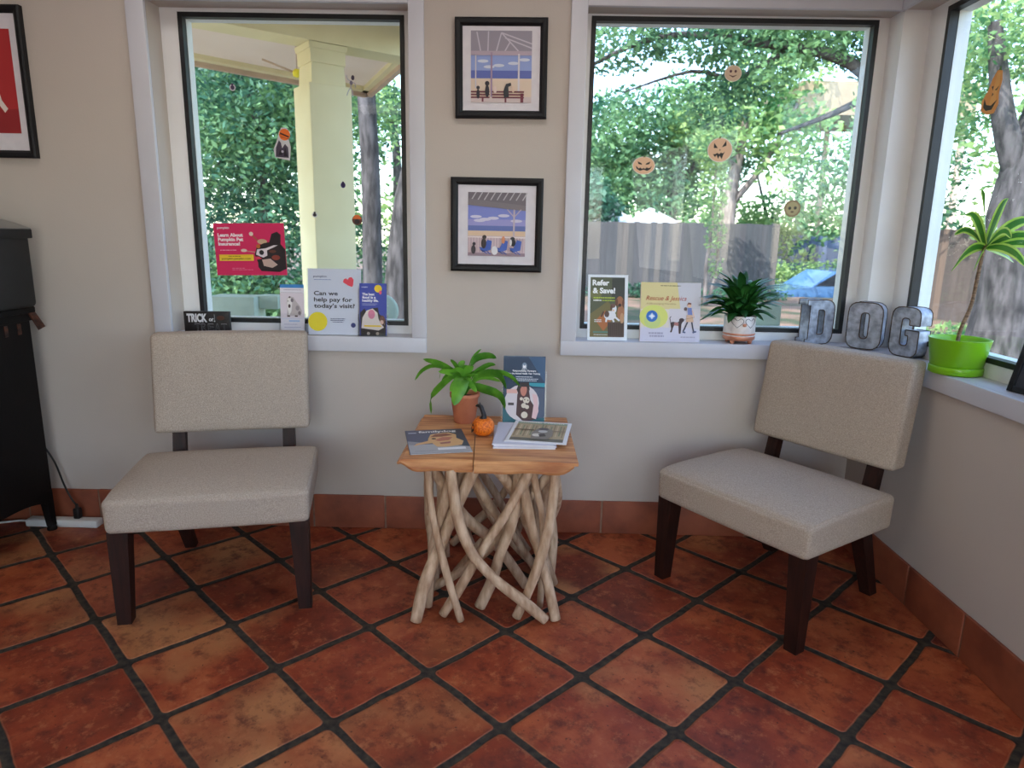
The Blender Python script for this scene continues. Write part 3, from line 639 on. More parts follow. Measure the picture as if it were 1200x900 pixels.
# ------------------------------------------------------------------ framed pictures
def framed(name, label, x, z, w, h, mw_, mb_, art, rot=0.0, fb=.030, group=None):
    t = thing(name, label, 'picture', (x, D-.001, z), rot=(0, rot, 0), group=group)
    f = MB()
    pr = [(0, .000), (.0, .022), (.008, .026), (fb-.010, .024), (fb, .014), (fb, .0)]
    def fr(o):
        return [(-w/2+o, -h/2+o), (w/2-o, -h/2+o), (w/2-o, h/2-o), (-w/2+o, h/2-o)]
    vs = []; fs = []
    for o, d in pr:
        for X_, Z_ in fr(o): vs.append((X_, -d, Z_))
    for i in range(len(pr)-1):
        for k in range(4): fs.append((i*4+k, i*4+(k+1) % 4, (i+1)*4+(k+1) % 4, (i+1)*4+k))
    f.add(vs, fs, M_blackf); f.build('picture_frame', t)
    mbd = MB().box(-w/2+fb-.004, w/2-fb+.004, -.011, -.001, -h/2+fb-.004, h/2-fb+.004, M_matbd).build('mat_board', t)
    art.build('print', mbd, (0, -.0112, mb_), (PI/2, 0, 0))
    return t
a = Art(.245, .270); a.rect(0, 0, 100, 100, (150, 158, 206)).rect(0, 70, 100, 100, (148, 142, 156)).rect(0, 0, 100, 34, (220, 200, 182)).rect(0, 34, 100, 45, (92, 106, 180)).rect(0, 45, 100, 66, (142, 160, 214))
for x, y in ((20, 58), (46, 52), (70, 55), (30, 50), (88, 60)): a.ell(x, y, 9, 2.2, (206, 212, 230))
for (x0, y0, x1, y1) in ((10, 98, 16, 72), (29, 99, 28, 72), (50, 97, 42, 72), (50, 97, 78, 72), (64, 84, 56, 72), (50, 97, 100, 82), (56, 90, 100, 76)): a.line([(x0, y0), (x1, y1)], 2, (196, 190, 204))
a.rect(0, 66, 100, 72, (178, 162, 178)).line([(8, 68), (8, 20)], 2, (206, 204, 214)).line([(34, 70), (34, 6)], 3, (160, 138, 166)).line([(79, 68), (79, 14)], 3, (214, 210, 220)).rect(0, 0, 100, 8, (206, 190, 190))
for y in (14, 10, 6): a.rect(0, y, 31, y+2.2, (110, 44, 62)).rect(35, y, 88, y+2.2, (110, 44, 62))
a.rect(18, 1, 21, 8, (110, 44, 62)).rect(56, 0, 59, 8, (110, 44, 62)).rect(82, 0, 87, 13, (110, 44, 62))
for (x, y, s) in ((12, 14, .85), (27, 18, 1.1)): a.ell(x, y-2, 3.2*s, 8*s, (34, 30, 46)).ell(x, y+8*s, 3.4*s, 3*s, (34, 30, 46))
a.poly([(55, 6), (54, 16), (58, 26), (66, 28), (67, 24), (62, 22), (63, 8)], (36, 40, 50)).ell(40, 18, 3, 5, (226, 204, 196)).ell(70, 19, 2.4, 5, (222, 196, 176))
framed('framed_print', 'upper black-framed beach pavilion print with three dogs on red benches', -.101, 2.001, .371, .378, 0, -.128, a, rot=math.radians(-.4))
a = Art(.243, .262); a.rect(0, 0, 100, 100, (122, 132, 204)).rect(0, 80, 100, 100, (110, 102, 110)).rect(0, 32, 100, 40, (220, 190, 160)).rect(0, 40, 100, 48, (96, 112, 176)).rect(0, 0, 100, 32, (198, 176, 184)).rect(0, 48, 100, 58, (152, 150, 206))
for x, y in ((14, 62), (30, 58), (44, 60), (62, 64), (84, 56), (20, 56)): a.ell(x, y, 10, 2.4, (208, 204, 226))
for x in range(6, 100, 11): a.line([(x+8, 100), (x, 88)], 1.8, (188, 182, 188))
a.poly([(0, 80), (100, 72), (100, 80), (0, 90)], (122, 114, 120)).line([(80, 74), (80, 30)], 3, (190, 176, 188)).line([(80, 62), (68, 74)], 1.6, (190, 176, 188)).line([(80, 62), (92, 74)], 1.6, (190, 176, 188)).rect(0, 0, 100, 5, (150, 128, 140))
for x in range(3, 100, 5): a.line([(x, 30), (x, 6)], .8, (232, 214, 214))
a.rect(0, 29, 100, 31, (236, 222, 220))
for x in (34, 62, 86): a.poly([(x, 26), (x+8, 24), (x+6, 10), (x-8, 6), (x-14, 14), (x-6, 13)], (60, 92, 178)).line([(x-12, 10), (x, 4)], 1.4, (60, 92, 178)).line([(x-4, 10), (x+6, 3)], 1.4, (60, 92, 178))
a.ell(10, 10, 4, 7, (44, 36, 48)).ell(11, 19, 3, 3, (44, 36, 48)).ell(28, 20, 4.5, 8, (40, 28, 34)).ell(29, 30, 3.6, 3.6, (40, 28, 34)).ell(47, 9, 5.5, 7, (226, 224, 228)).ell(62, 26, 3, 6, (212, 140, 100)).ell(79, 22, 4.5, 6, (30, 30, 36)).ell(78, 28, 4, 3, (30, 30, 36)).ell(75, 22, 2, 5, (232, 230, 232))
framed('framed_print', 'lower black-framed beach porch print with dogs in blue chairs', -.111, 1.386, .386, .386, 0, -.128, a, rot=math.radians(.1))
a = Art(.36, .40); a.rect(0, 0, 100, 100, (176, 44, 48)).poly([(0, 0), (100, 0), (100, 24), (0, 18)], (150, 36, 42))
a.poly([(20, 30), (22, 60), (36, 76), (58, 74), (68, 58), (78, 50), (82, 32), (88, 24), (84, 20), (78, 28), (72, 40), (62, 34), (58, 20), (50, 20), (52, 40), (36, 38), (34, 20), (26, 20)], (226, 214, 208)).ell(30, 74, 9, 8, (226, 214, 208)).poly([(36, 78), (44, 82), (44, 68)], (150, 96, 76)).poly([(70, 34), (75, 40), (74, 24)], (150, 84, 66)).ell(23, 72, 2, 2, (40, 30, 30))
framed('framed_print', 'black-framed white dog on red painting at the far left of the wall', -2.268, 1.917, .475, .585, 0, -.195, a)

# ------------------------------------------------------------------ window 1 sill items
def lean(deg): return math.radians(deg)
t = thing('trick_or_treat_sign', 'small black trick or treat block sign on the left window sill', 'sign', (-1.383, 3.0, .9005), math.radians(4))
MB().box(-.098, .098, -.011, .011, 0, .094, mat('black_painted_block', (18, 15, 17), .5, var=(28, 22, 24), vscale=20), r=.0015).build('sign_block', t)
a = Art(.19, .088); a.text('TRICK', 5, 53, 38, (222, 222, 228), w=46, bold=.05).text('or', 55, 56, 20, (222, 222, 228), w=11, bold=.03)
for i, ch_ in enumerate('TREAT'): a.text(ch_, 22+i*15, 8, 36, (120, 118, 124), w=13, bold=.02).text(ch_, 22.8+i*15, 10, 31, (24, 20, 22), w=11.4, bold=.0)
a.ell(82, 72, 9, 12, (74, 38, 22)).line([(68, 90), (68, 60)], .8, (170, 170, 176)).ell(68, 56, 1.5, 1.5, (210, 210, 214))
a.build('lettering', t, (0, -.0112, .003))
def card(name, label, cat, w, h, loc, rz, tilt, art, edge=(230, 232, 238), th=.002, holder=None, artname='printed_front'):
    t = thing(name, label, cat, loc, math.radians(rz)); R = Matrix.Rotation(-math.radians(tilt), 4, 'X')
    MB().box(-w/2, w/2, 0, th, .002, h, flat(edge), X=R).build('card_sheet', t)
    art.build(artname, t, tuple(R @ Vector((0, -.0003, .002))), (PI/2-math.radians(tilt), 0, 0))
    if holder == 'pocket':
        m = MB(); m.box(-w/2-.004, w/2+.004, -.012, -.010, 0, h*.42, M_acr, X=R); m.box(-w/2-.006, -w/2-.004, -.012, .006, 0, h*.42, M_acr, X=R); m.box(w/2+.004, w/2+.006, -.012, .006, 0, h*.42, M_acr, X=R); m.box(-w/2-.006, w/2+.006, .004, .006, 0, h*.92, M_acr, X=R); m.box(-w/2-.006, w/2+.006, -.02, .05, 0, .002, M_acr); m.build('acrylic_holder', t)
    if holder == 'sheet':
        m = MB(); m.box(-w/2-.004, w/2+.004, -.003, -.0012, 0, h+.003, M_acr, X=R); m.box(-w/2-.004, w/2+.004, .003, .0045, 0, h+.003, M_acr, X=R); m.box(-w/2-.004, w/2+.004, -.003, .06, 0, .002, M_acr); m.build('acrylic_holder', t)
    if holder == 'easel':
        m = MB(); m.box(-.012, .012, 0, .002, .0, h*.7, flat((210, 210, 214)), X=Matrix.Translation((0, .072, 0)) @ Matrix.Rotation(math.radians(9.5), 4, 'X')); m.build('easel_back', t)
    return t
WHT = (226, 226, 234)
a = Art(.104, .215); a.rect(0, 0, 100, 100, (226, 222, 232)).rect(0, 93, 100, 100, (56, 132, 200)).scribble(16, 90, 88.5, 1, (150, 140, 160)).rect(3, 83, 94, 83.6, (150, 130, 140)).rect(0, 32, 100, 82, (220, 210, 220))
a.poly([(26, 36), (30, 52), (26, 62), (30, 72), (40, 76), (56, 74), (66, 66), (82, 56), (90, 46), (86, 36)], (190, 180, 182)).poly([(30, 52), (28, 62), (32, 72), (44, 74), (50, 62), (46, 46), (36, 36)], (232, 228, 228)).ell(38, 56, 5, 4, (70, 50, 56)).ell(33, 66, 2, 2, (50, 40, 46)).ell(50, 68, 6, 4, (120, 110, 118)).ell(40, 74, 4, 2, (90, 76, 84)).ell(72, 52, 8, 5, (150, 140, 146)).ell(80, 42, 6, 4, (120, 108, 114)).rect(28, 34, 40, 37, (80, 60, 60)).rect(60, 34, 72, 37, (80, 60, 60))
a.rect(4, 30, 94, 30.5, (170, 180, 220)).rect(35, 24, 80, 27, (160, 190, 230)).scribble(15, 70, 18, 1, (150, 150, 190)).scribble(15, 85, 12, 1, (150, 150, 190)).rect(80, 2, 96, 4, (70, 110, 190))
card('brochure_rack', 'slim white brochure of a spotted puppy with blue top edge in acrylic holder', 'brochure', .104, .215, (-1.012, 3.015, .9005), 3, 4, a, holder='pocket')
a = Art(.232, .288); a.rect(0, 0, 100, 100, (214, 220, 236)).text('pumpkin', 10, 87, 3.2, (40, 52, 110), w=25, bold=.01).scribble(11, 44, 83, 1, (120, 140, 190))
a.poly([(66, 80), (67, 84), (71, 86), (75, 84), (77, 87), (82, 88), (86, 84), (85, 76), (83, 73), (76, 75)], (236, 72, 92))
a.text('Can we', 11, 60, 6.2, (28, 30, 44), w=45, bold=.022).text('help pay for', 11, 50.5, 6.2, (28, 30, 44), w=72, bold=.022).text('today\'s visit?', 11, 41, 6.2, (28, 30, 44), w=77, bold=.022)
a.ell(18, 20, 18, 18, (232, 214, 40)).scribble(42, 70, 24, 1, (60, 70, 110)).scribble(42, 68, 21.5, 1.2, (60, 70, 110)).scribble(46, 66, 19, 1, (60, 70, 110)).ell(85, 15, 4.6, 4.6, (44, 54, 120))
card('counter_card', 'large white counter card asking about paying for today\'s visit, yellow circle below', 'sign', .232, .288, (-.820, 2.995, .9005), 2, 7, a, edge=(214, 220, 236), holder='sheet')
a = Art(.118, .228); a.rect(0, 0, 100, 100, (60, 74, 168)).text('pumpkin', 8, 92, 2.2, (226, 230, 246), w=22, bold=.02).ell(69, 90, 14, 14, (240, 206, 40)).ell(77, 83, 5, 4, (236, 96, 130)).text('The best', 10, 77, 4.6, (236, 238, 248), w=45, bold=.04).text('food is a', 10, 71, 4.6, (236, 238, 248), w=50, bold=.04).text('healthy life.', 10, 65, 4.6, (236, 238, 248), w=60, bold=.04).scribble(10, 66, 60.5, 1, (170, 180, 220)).scribble(10, 60, 58, 1, (170, 180, 220))
a.poly([(4, 0), (2, 44), (18, 52), (30, 40), (40, 52), (68, 54), (72, 42), (86, 36), (98, 30), (96, 0)], (36, 30, 34)).poly([(6, 14), (10, 34), (26, 48), (48, 52), (66, 44), (70, 32), (78, 24), (90, 16), (70, 10)], (226, 216, 210)).ell(44, 41, 13, 9, (216, 130, 158)).ell(84, 30, 10, 9, (110, 70, 56)).ell(82, 26, 7, 4, (220, 184, 168)).rect(16, 17, 80, 20, (236, 200, 40)).poly([(4, 0), (4, 10), (50, 8), (96, 12), (96, 0)], (26, 24, 28)).ell(32, 4, 6, 3, (160, 150, 140)).ell(66, 4, 6, 3, (160, 150, 140))
card('brochure_rack', 'slim royal blue brochure with a white dog in acrylic holder', 'brochure', .118, .228, (-.650, 2.995, .9005), 1, 5, a, edge=(60, 74, 168), holder='pocket')
# poster taped to the glass of window 1
GY = D+.108+.0125
t = thing('window_poster', 'magenta poster of a black and tan dog taped on the left window', 'poster', (-1.213, GY, 1.149), rot=(0, math.radians(-1.2), 0))
MB().box(-.158, .158, -.0008, 0, 0, .228, flat((214, 36, 92))).build('poster_sheet', t)
a = Art(.314, .226); a.rect(0, 0, 100, 100, (216, 34, 94)).text('pumpkin', 5, 90, 4, (240, 226, 232), w=17, bold=.03).text('Learn About', 5, 75, 6.2, (244, 232, 236), w=36, bold=.05).text('Pumpkin Pet', 5, 66.5, 6.2, (244, 232, 236), w=36, bold=.05).text('Insurance!', 5, 58, 6.2, (244, 232, 236), w=31, bold=.05).scribble(7, 30, 48, 1.3, (240, 180, 200)).rect(5, 28, 54, 40, (236, 200, 48)).scribble(18, 36, 36, 1.4, (90, 70, 30)).text('pumpkin.petplan.com', 8, 30.5, 3.6, (90, 66, 26), w=42, bold=.02).scribble(22, 52, 10, .8, (240, 150, 180)).scribble(22, 40, 13, .8, (240, 150, 180))
a.line([(54, 78), (64, 64)], 2.4, (176, 84, 70)).ell(53, 80, 3, 4, (222, 204, 188)).ell(68, 65, 7, 5, (206, 172, 140)).line([(44, 47), (60, 44)], 1.4, (206, 140, 130)).ell(41, 48, 4.4, 3, (220, 196, 182))
a.poly([(60, 24), (56, 40), (60, 56), (70, 62), (78, 64), (82, 80), (90, 84), (95, 78), (94, 60), (100, 50), (100, 12), (90, 6), (64, 8), (60, 16)], (30, 20, 26)).poly([(58, 40), (60, 50), (72, 52), (84, 58), (90, 58), (84, 54), (74, 48), (74, 38), (68, 34)], (226, 216, 222)).ell(66, 44, 3.4, 3.4, (26, 20, 28)).ell(62, 56, 3, 4, (190, 104, 40)).ell(86, 34, 6, 5, (140, 56, 44)).ell(82, 46, 5, 3, (96, 48, 34)).poly([(66, 30), (78, 32), (88, 20), (80, 14), (68, 18)], (196, 168, 158)).poly([(56, 36), (62, 36), (66, 32), (58, 30)], (220, 60, 90))
a.build('printed_front', t, (0, -.0009, .001))

# window stickers
def sticker(name, label, cat, loc, w, h, art, rz=0, tilt=0):
    t = thing(name, label, cat, loc, rz); t.rotation_euler = (0, math.radians(tilt), rz); art.build('decal_print', t, (0, 0, -h/2), (PI/2, 0, 0)); return t
def pumpkin_art(w, h, base, ink, mood):
    a = Art(w, h, .00008); a.ell(50, 48, 50, 46*w/h if False else 48, (236, 226, 214)).ell(50, 48, 47, 45, base).poly([(46, 92), (54, 92), (58, 100), (50, 100)], (110, 130, 60))
    if mood == 'grin':
        a.poly([(22, 70), (26, 56), (42, 52), (40, 60)], ink).poly([(78, 70), (74, 56), (58, 52), (60, 60)], ink).poly([(14, 46), (20, 30), (34, 20), (50, 26), (66, 20), (80, 30), (86, 48), (78, 38), (70, 34), (64, 40), (56, 30), (50, 36), (42, 30), (36, 38), (28, 32), (22, 40)], ink)
    elif mood == 'angry':
        a.poly([(28, 78), (26, 58), (42, 56)], ink).poly([(76, 82), (58, 58), (76, 62)], ink).poly([(47, 46), (53, 46), (50, 52)], ink).poly([(22, 34), (30, 22), (36, 30), (42, 14), (48, 26), (56, 12), (62, 28), (70, 40), (60, 34), (54, 38), (46, 32), (40, 38), (32, 34)], ink)
    else:
        a.ell(36, 60, 7, 8, ink).ell(64, 60, 7, 8, ink).poly([(24, 40), (50, 24), (76, 40), (60, 36), (50, 33), (40, 36)], ink)
    return a
PK = (232, 186, 148)
g2 = D+.108+.0118
sticker('pumpkin_sticker', 'pale orange grinning jack-o-lantern sticker low on the right window', 'sticker', (.516, g2, 1.652), .098, .078, pumpkin_art(.098, .078, PK, (46, 38, 30), 'grin'))
sticker('pumpkin_sticker', 'pale round angry jack-o-lantern sticker in the middle of the right window', 'sticker', (.838, g2, 1.722), .108, .106, pumpkin_art(.108, .106, PK, (46, 38, 30), 'angry'), tilt=-6)
sticker('pumpkin_sticker', 'small pale smiling jack-o-lantern sticker high on the right window', 'sticker', (.868, g2, 2.028), .072, .068, pumpkin_art(.072, .068, (214, 186, 158), (90, 50, 60), 'smile'))
a = Art(.075, .07, .00008); a.ell(50, 50, 48, 48, (150, 126, 88)).ell(50, 50, 38, 38, (176, 160, 110)).ell(34, 52, 9, 9, (70, 66, 50)).ell(66, 54, 9, 9, (70, 66, 50)).ell(50, 30, 10, 5, (110, 84, 60))
sticker('wreath_sticker', 'faded round brown face sticker near the fence top in the right window', 'sticker', (1.173, g2, 1.482), .075, .07, a)
a = Art(.10, .155, .00008); a.poly([(48, 100), (54, 100), (60, 90), (46, 90)], (90, 140, 50)).poly([(40, 92), (66, 92), (80, 74), (82, 48), (98, 26), (88, 6), (50, 0), (12, 6), (2, 26), (20, 50), (26, 74)], (240, 160, 80)).poly([(44, 88), (60, 88), (70, 70), (70, 44), (84, 24), (70, 10), (50, 8)], (246, 178, 96)).poly([(34, 58), (46, 50), (44, 60)], (50, 30, 16)).poly([(74, 62), (56, 52), (66, 52)], (50, 30, 16)).poly([(48, 46), (56, 44), (50, 38)], (50, 30, 16)).poly([(14, 32), (34, 20), (60, 20), (84, 34), (70, 12), (40, 8), (20, 14)], (50, 30, 16))
sticker('pumpkin_sticker', 'tall bright orange gourd face sticker on the side window', 'sticker', (W+.108+.0118, 2.545, 1.862), .10, .155, a, rz=-PI/2, tilt=14)
a = Art(.075, .135, .00008); a.poly([(10, 6), (96, 0), (100, 40), (84, 70), (96, 86), (70, 100), (40, 98), (28, 80), (20, 60), (0, 30)], (206, 204, 208)).ell(62, 78, 32, 32, (232, 112, 34)).poly([(36, 84), (88, 74), (86, 70), (36, 79)], (70, 30, 20)).line([(40, 70), (84, 66)], 3, (120, 50, 24)).poly([(14, 8), (14, 36), (30, 60), (42, 52), (50, 36), (66, 50), (84, 40), (90, 8)], (70, 60, 78)).poly([(30, 14), (40, 34), (52, 16)], (30, 26, 36)).poly([(60, 12), (66, 42), (82, 12)], (28, 24, 34)).ell(52, 26, 7, 7, (190, 186, 200))
sticker('halloween_sticker', 'orange pumpkin above grey tombstones sticker on the left window', 'sticker', (-1.048, g2, 1.715), .075, .135, a, tilt=4)
a = Art(.05, .085, .00008); SK = (170, 168, 182)
a.ell(66, 86, 14, 12, (60, 50, 70)).line([(52, 74), (46, 40)], 8, SK).line([(52, 68), (20, 80), (12, 98)], 6, SK).line([(52, 66), (84, 60), (88, 40)], 6, SK).line([(46, 40), (26, 24), (12, 2)], 7, SK).line([(46, 40), (62, 22), (62, 0)], 7, SK).ell(52, 62, 14, 10, (120, 116, 132))
sticker('skeleton_sticker', 'tiny grey dancing skeleton sticker right of the porch column', 'sticker', (-.742, g2, 1.955), .05, .085, a)
for (x, z, w, h, lb, c1, c2) in ((-1.249, 1.939, .028, .05, 'tiny dark ghost sticker at the upper left of the left window', (200, 196, 204), (70, 50, 84)), (-.790, 1.547, .022, .044, 'tiny purple bottle sticker over the porch column', (70, 56, 110), (40, 30, 70)), (-.920, 1.418, .026, .040, 'tiny white sticker with black spot at the porch column edge', (214, 210, 206), (40, 34, 40))):
    a = Art(w, h, .00008); a.ell(50, 50, 48, 28, c1).ell(50, 50, 30, 18, c2).ell(50, 76, 20, 9, c2)
    sticker('halloween_sticker', lb, 'sticker', (x, g2, z), w, h, a)
a = Art(.046, .05, .00008); a.ell(50, 50, 48, 48, (96, 52, 36)).poly([(6, 60), (94, 60), (70, 94), (30, 94)], (226, 106, 40)).ell(50, 36, 26, 22, (46, 26, 30))
sticker('halloween_sticker', 'small round orange and black sticker beside the porch column', 'sticker', (-.733, g2, 1.399), .046, .05, a)

# ------------------------------------------------------------------ window 2 sill items
a = Art(.176, .286); a.rect(0, 0, 100, 100, (226, 232, 238)).rect(6, 5, 92, 96, (84, 90, 66)).poly([(6, 5), (6, 40), (50, 60), (92, 30), (92, 5)], (116, 106, 62)).poly([(20, 30), (44, 46), (60, 30), (40, 14)], (176, 104, 52)).ell(20, 70, 14, 14, (112, 114, 66)).rect(60, 60, 92, 96, (56, 60, 52))
a.text('Refer', 11, 84, 8, (240, 242, 242), w=42, bold=.04).text('& Save!', 12, 72, 8, (240, 242, 242), w=56, bold=.04).scribble(14, 68, 64, 1.8, (176, 200, 60)).scribble(14, 34, 60, 2, (236, 238, 236)).scribble(36, 68, 60, 1.6, (176, 200, 60)).scribble(17, 35, 30.5, 1.2, (220, 222, 220)).scribble(17, 35, 28, 1.2, (220, 222, 220)).rect(14, 11, 52, 14, (96, 130, 110)).scribble(16, 50, 8, 1, (200, 204, 200))
a.poly([(52, 5), (50, 28), (92, 28), (92, 5)], (84, 64, 52))
a.ell(83, 42, 9, 12, (168, 112, 74)).ell(80, 60, 9, 7.5, (160, 104, 68)).ell(72, 58, 3.4, 6, (104, 64, 44)).ell(89, 57, 3, 6, (104, 64, 44)).ell(80, 54, 4, 2.6, (60, 36, 30)).ell(86, 34, 5, 8, (196, 150, 108))
a.line([(40, 44), (34, 36)], 4, (86, 58, 46)).ell(56, 38, 15, 7, (226, 226, 230)).ell(48, 40, 6, 5, (92, 66, 56)).line([(48, 36), (46, 28)], 4.5, (226, 226, 230)).line([(60, 36), (66, 28)], 4.5, (226, 226, 230)).line([(68, 36), (80, 30)], 4.5, (226, 226, 230)).ell(66, 48, 6, 6.5, (230, 230, 234)).ell(63, 53, 6, 3.4, (112, 82, 68)).ell(59, 50, 2.6, 4.2, (92, 62, 50)).ell(64, 46, 2.2, 1.4, (236, 190, 140))
for k in range(8): a.line([(54+k*4.6, 7), (53+k*4.8, 26)], 1.2, (52, 40, 36))
card('referral_card', 'white-bordered Refer and Save card with dogs leaning on the right window sill', 'sign', .176, .286, (.380, 2.995, .9005), 3, 9, a, edge=(226, 232, 238), holder='easel')
t = thing('picture_book', 'square yellow and lavender picture book of a girl walking a dog', 'book', (.655, 3.0, .9005), math.radians(1)); R = Matrix.Rotation(-math.radians(8), 4, 'X')
MB().box(-.129, .129, .0015, .0085, .002, .256, M_paper, X=R).build('pages', t)
MB().box(-.131, .131, 0, .0016, 0, .259, flat((214, 200, 160)), X=R).box(-.131, .131, .0085, .010, 0, .259, flat((214, 200, 160)), X=R).box(-.1325, -.131, 0, .010, 0, .259, flat((214, 190, 176)), X=R).build('cover', t)
a = Art(.262, .258); a.rect(0, 0, 100, 100, (222, 214, 206)).rect(0, 55, 78, 100, (220, 206, 148)).rect(0, 0, 100, 24, (208, 206, 224)).poly([(60, 100), (100, 100), (100, 20), (70, 30)], (204, 202, 210)).ell(22, 42, 24, 20, (214, 220, 116)).ell(20, 36, 14, 14, (196, 214, 130)).rect(48, 24, 100, 56, (212, 206, 214))
a.scribble(32, 66, 94, 1.2, (110, 96, 60)).text('Rescue & Jessica', 8, 70, 7.5, (176, 70, 46), w=68, bold=.005, shear=.35).text('A life-changing friendship', 9, 63, 2.6, (160, 130, 84), w=50, shear=.2).ell(19, 43, 9.6, 9.6, (30, 104, 190)).ell(19, 43, 4.5, 4.5, (130, 176, 226)).poly([(19, 49), (20.5, 44.5), (25, 43), (20.5, 41.5), (19, 37), (17.5, 41.5), (13, 43), (17.5, 44.5)], (232, 240, 248))
DG = (62, 44, 48)
a.poly([(50, 32), (52, 22), (50, 16), (53, 16), (55, 24), (57, 28), (64, 27), (65, 14), (68, 14), (69, 30), (72, 36), (67, 37), (62, 33), (54, 34)], DG).ell(69, 37, 4.4, 3.4, DG).line([(51, 32), (49, 40), (51, 43)], 1.2, DG).poly([(56, 28), (64, 27), (64, 33), (57, 33)], (170, 110, 106))
a.ell(81, 62, 3.4, 3.6, (230, 190, 160)).poly([(77, 62), (79, 67), (84, 66), (84, 63), (80, 64)], (120, 56, 40)).ell(75, 56, 2.8, 3, (110, 84, 80)).poly([(78, 58), (85, 58), (87, 44), (79, 44)], (112, 128, 190)).poly([(77, 46), (87, 46), (89, 34), (76, 34)], (214, 178, 150)).line([(79, 34), (74, 22), (72, 18)], 2.4, (52, 54, 74)).line([(86, 34), (88, 24), (90, 17)], 2.4, (52, 54, 74)).line([(71, 17), (76, 16)], 2.6, (80, 90, 130)).line([(88, 16), (94, 18)], 2.6, (80, 90, 130)).line([(86, 54), (90, 42)], 1.4, (230, 190, 160)).line([(72, 38), (90, 42)], .5, (120, 90, 80))
a.scribble(14, 38, 13, 2.6, (166, 164, 188)).scribble(16, 40, 8, 2.6, (166, 164, 188)).scribble(68, 92, 7, 2.2, (176, 172, 192)).line([(8, 3), (92, 3)], .5, (180, 176, 196))
a.build('cover_print', t, tuple(R @ Vector((0, -.0003, .0005))), (PI/2-math.radians(8), 0, 0))

t = thing('potted_plant', 'dark green spiky plant in white pot with heart-shaped glasses on window sill', 'plant', (.963, 3.045-.02, .9005), 0)
mb = MB().lathe([(.060, .022), (.066, .024), (.0675, .03), (.0675, .118), (.066, .121), (.061, .121), (.060, .108), (.055, .106)], M_ceramic); cpot = mb.build('ceramic_pot', t)
mb = MB().lathe([(.0, .014), (.062, .014), (.0685, .02), (.069, .030), (.066, .036), (.069, .040), (.0685, .046), (.067, .047)], M_rose)
for k in range(4):
    a_ = PI/4+k*PI/2; mb.tube([(.052*math.cos(a_), .052*math.sin(a_), .018), (.054*math.cos(a_), .054*math.sin(a_), .0)], [.012, .008], M_rose, n=10)
mb.build('copper_base', t, 'rose copper footed base')
MB().lathe([(.0, .100), (.060, .104), (.03, .110), (.0, .111)], M_soil, n=20).build('soil', t)
mb = MB()
def onpot(x, z, r=.0680):
    aa = x/r; return (r*math.sin(aa), -r*math.cos(aa), z)
for s in (-1, 1):
    c = .030*s
    q = [(c, .072), (c-.024, .094), (c-.024, .106), (c-.013, .112), (c, .103), (c+.013, .112), (c+.024, .106), (c+.024, .094), (c, .072)]
    mb.tube([onpot(*k) for k in q], .0011, M_cord, n=6, sub=3)
mb.build('heart_glasses', cpot, 'thin black heart-shaped spectacles outline'); 
MB().rbox(-.008, .008, -.078, -.066, .078, .092, .005, M_rose, n=2).build('pot_nose', cpot)
mb = MB(); rnd = random.Random(4)
for ring_, (cnt, el, ln) in enumerate(((10, 84, .20), (14, 70, .205), (16, 56, .195), (16, 42, .185), (12, 30, .165))):
    for k in range(cnt):
        az = 2*PI*(k+ring_*.5)/cnt+rnd.uniform(-.12, .12); e = math.radians(el+rnd.uniform(-6, 6)); L_ = ln*rnd.uniform(.9, 1.08)
        z0 = .11+.03*(4-ring_)/4; q = []
        for j in range(5):
            s_ = j/4; ee = e-s_*s_*.55; r_ = L_*s_
            q.append((math.cos(az)*(.012+r_*math.cos(ee)), math.sin(az)*(.012+r_*math.cos(ee))*.50, z0+r_*math.sin(ee)))
        mb.leaf(q, .037, M_lp2, side=(-math.sin(az), math.cos(az), 0), fold=.35, n=8, prof=lambda t_: max(.05, (.5+.5*math.sin(PI*min(1, t_*.9+.1))) if t_ < .7 else (1-((t_-.7)/.3)**2)*.93))
mb.build('foliage', t)

# galvanised letters
def letter(name, label, outer, holes, loc, rz, depth=.068):
    t = thing(name, label, 'letter', loc, math.radians(rz), 'galvanised letters on the corner sill')
    cu = bpy.data.curves.new('c', 'CURVE'); cu.dimensions = '2D'; cu.fill_mode = 'BOTH'; cu.extrude = depth/2-.003
    for pl in [outer]+holes:
        sp = cu.splines.new('POLY'); sp.points.add(len(pl)-1); sp.use_cyclic_u = True
        for i, (x, y) in enumerate(pl): sp.points[i].co = (x, y, 0, 1)
    ob = bpy.data.objects.new('c', cu); me = bpy.data.meshes.new_from_object(ob); bpy.data.objects.remove(ob)
    me.materials.clear(); me.materials.append(M_galv)
    o = bpy.data.objects.new('letter_body', me); link(o, t); o.rotation_euler = (PI/2, 0, 0); o.location = (0, 0, 0)
    mb = MB()
    for pl in [outer]+holes:
        mb.tube([(x, -depth/2+.003, y) for x, y in pl+[pl[0]]], .0022, M_rust, n=6, sub=1); mb.tube([(x, depth/2-.003, y) for x, y in pl+[pl[0]]], .0022, M_rust, n=6, sub=1)
    mb.build('rolled_edge', t, 'dark rusted rim')
    return t
def rnd_pl(pts, r, k=4):
    out = []; n = len(pts)
    for i, p in enumerate(pts):
        p = Vector(p[:2]+(0,)) if len(p) == 2 else Vector((p[0], p[1], 0)); rad = pts[i][2] if len(pts[i]) > 2 else r
        a_ = Vector((pts[i-1][0], pts[i-1][1], 0)); b_ = Vector((pts[(i+1) % n][0], pts[(i+1) % n][1], 0))
        if rad <= 0: out.append((p.x, p.y)); continue
        d1 = (a_-p).normalized()*min(rad, (a_-p).length*.49); d2 = (b_-p).normalized()*min(rad, (b_-p).length*.49)
        for j in range(k+1):
            s_ = j/k; q = (p+d1)*(1-s_)**2+p*2*s_*(1-s_)+(p+d2)*s_*s_; out.append((q.x, q.y))
    return out
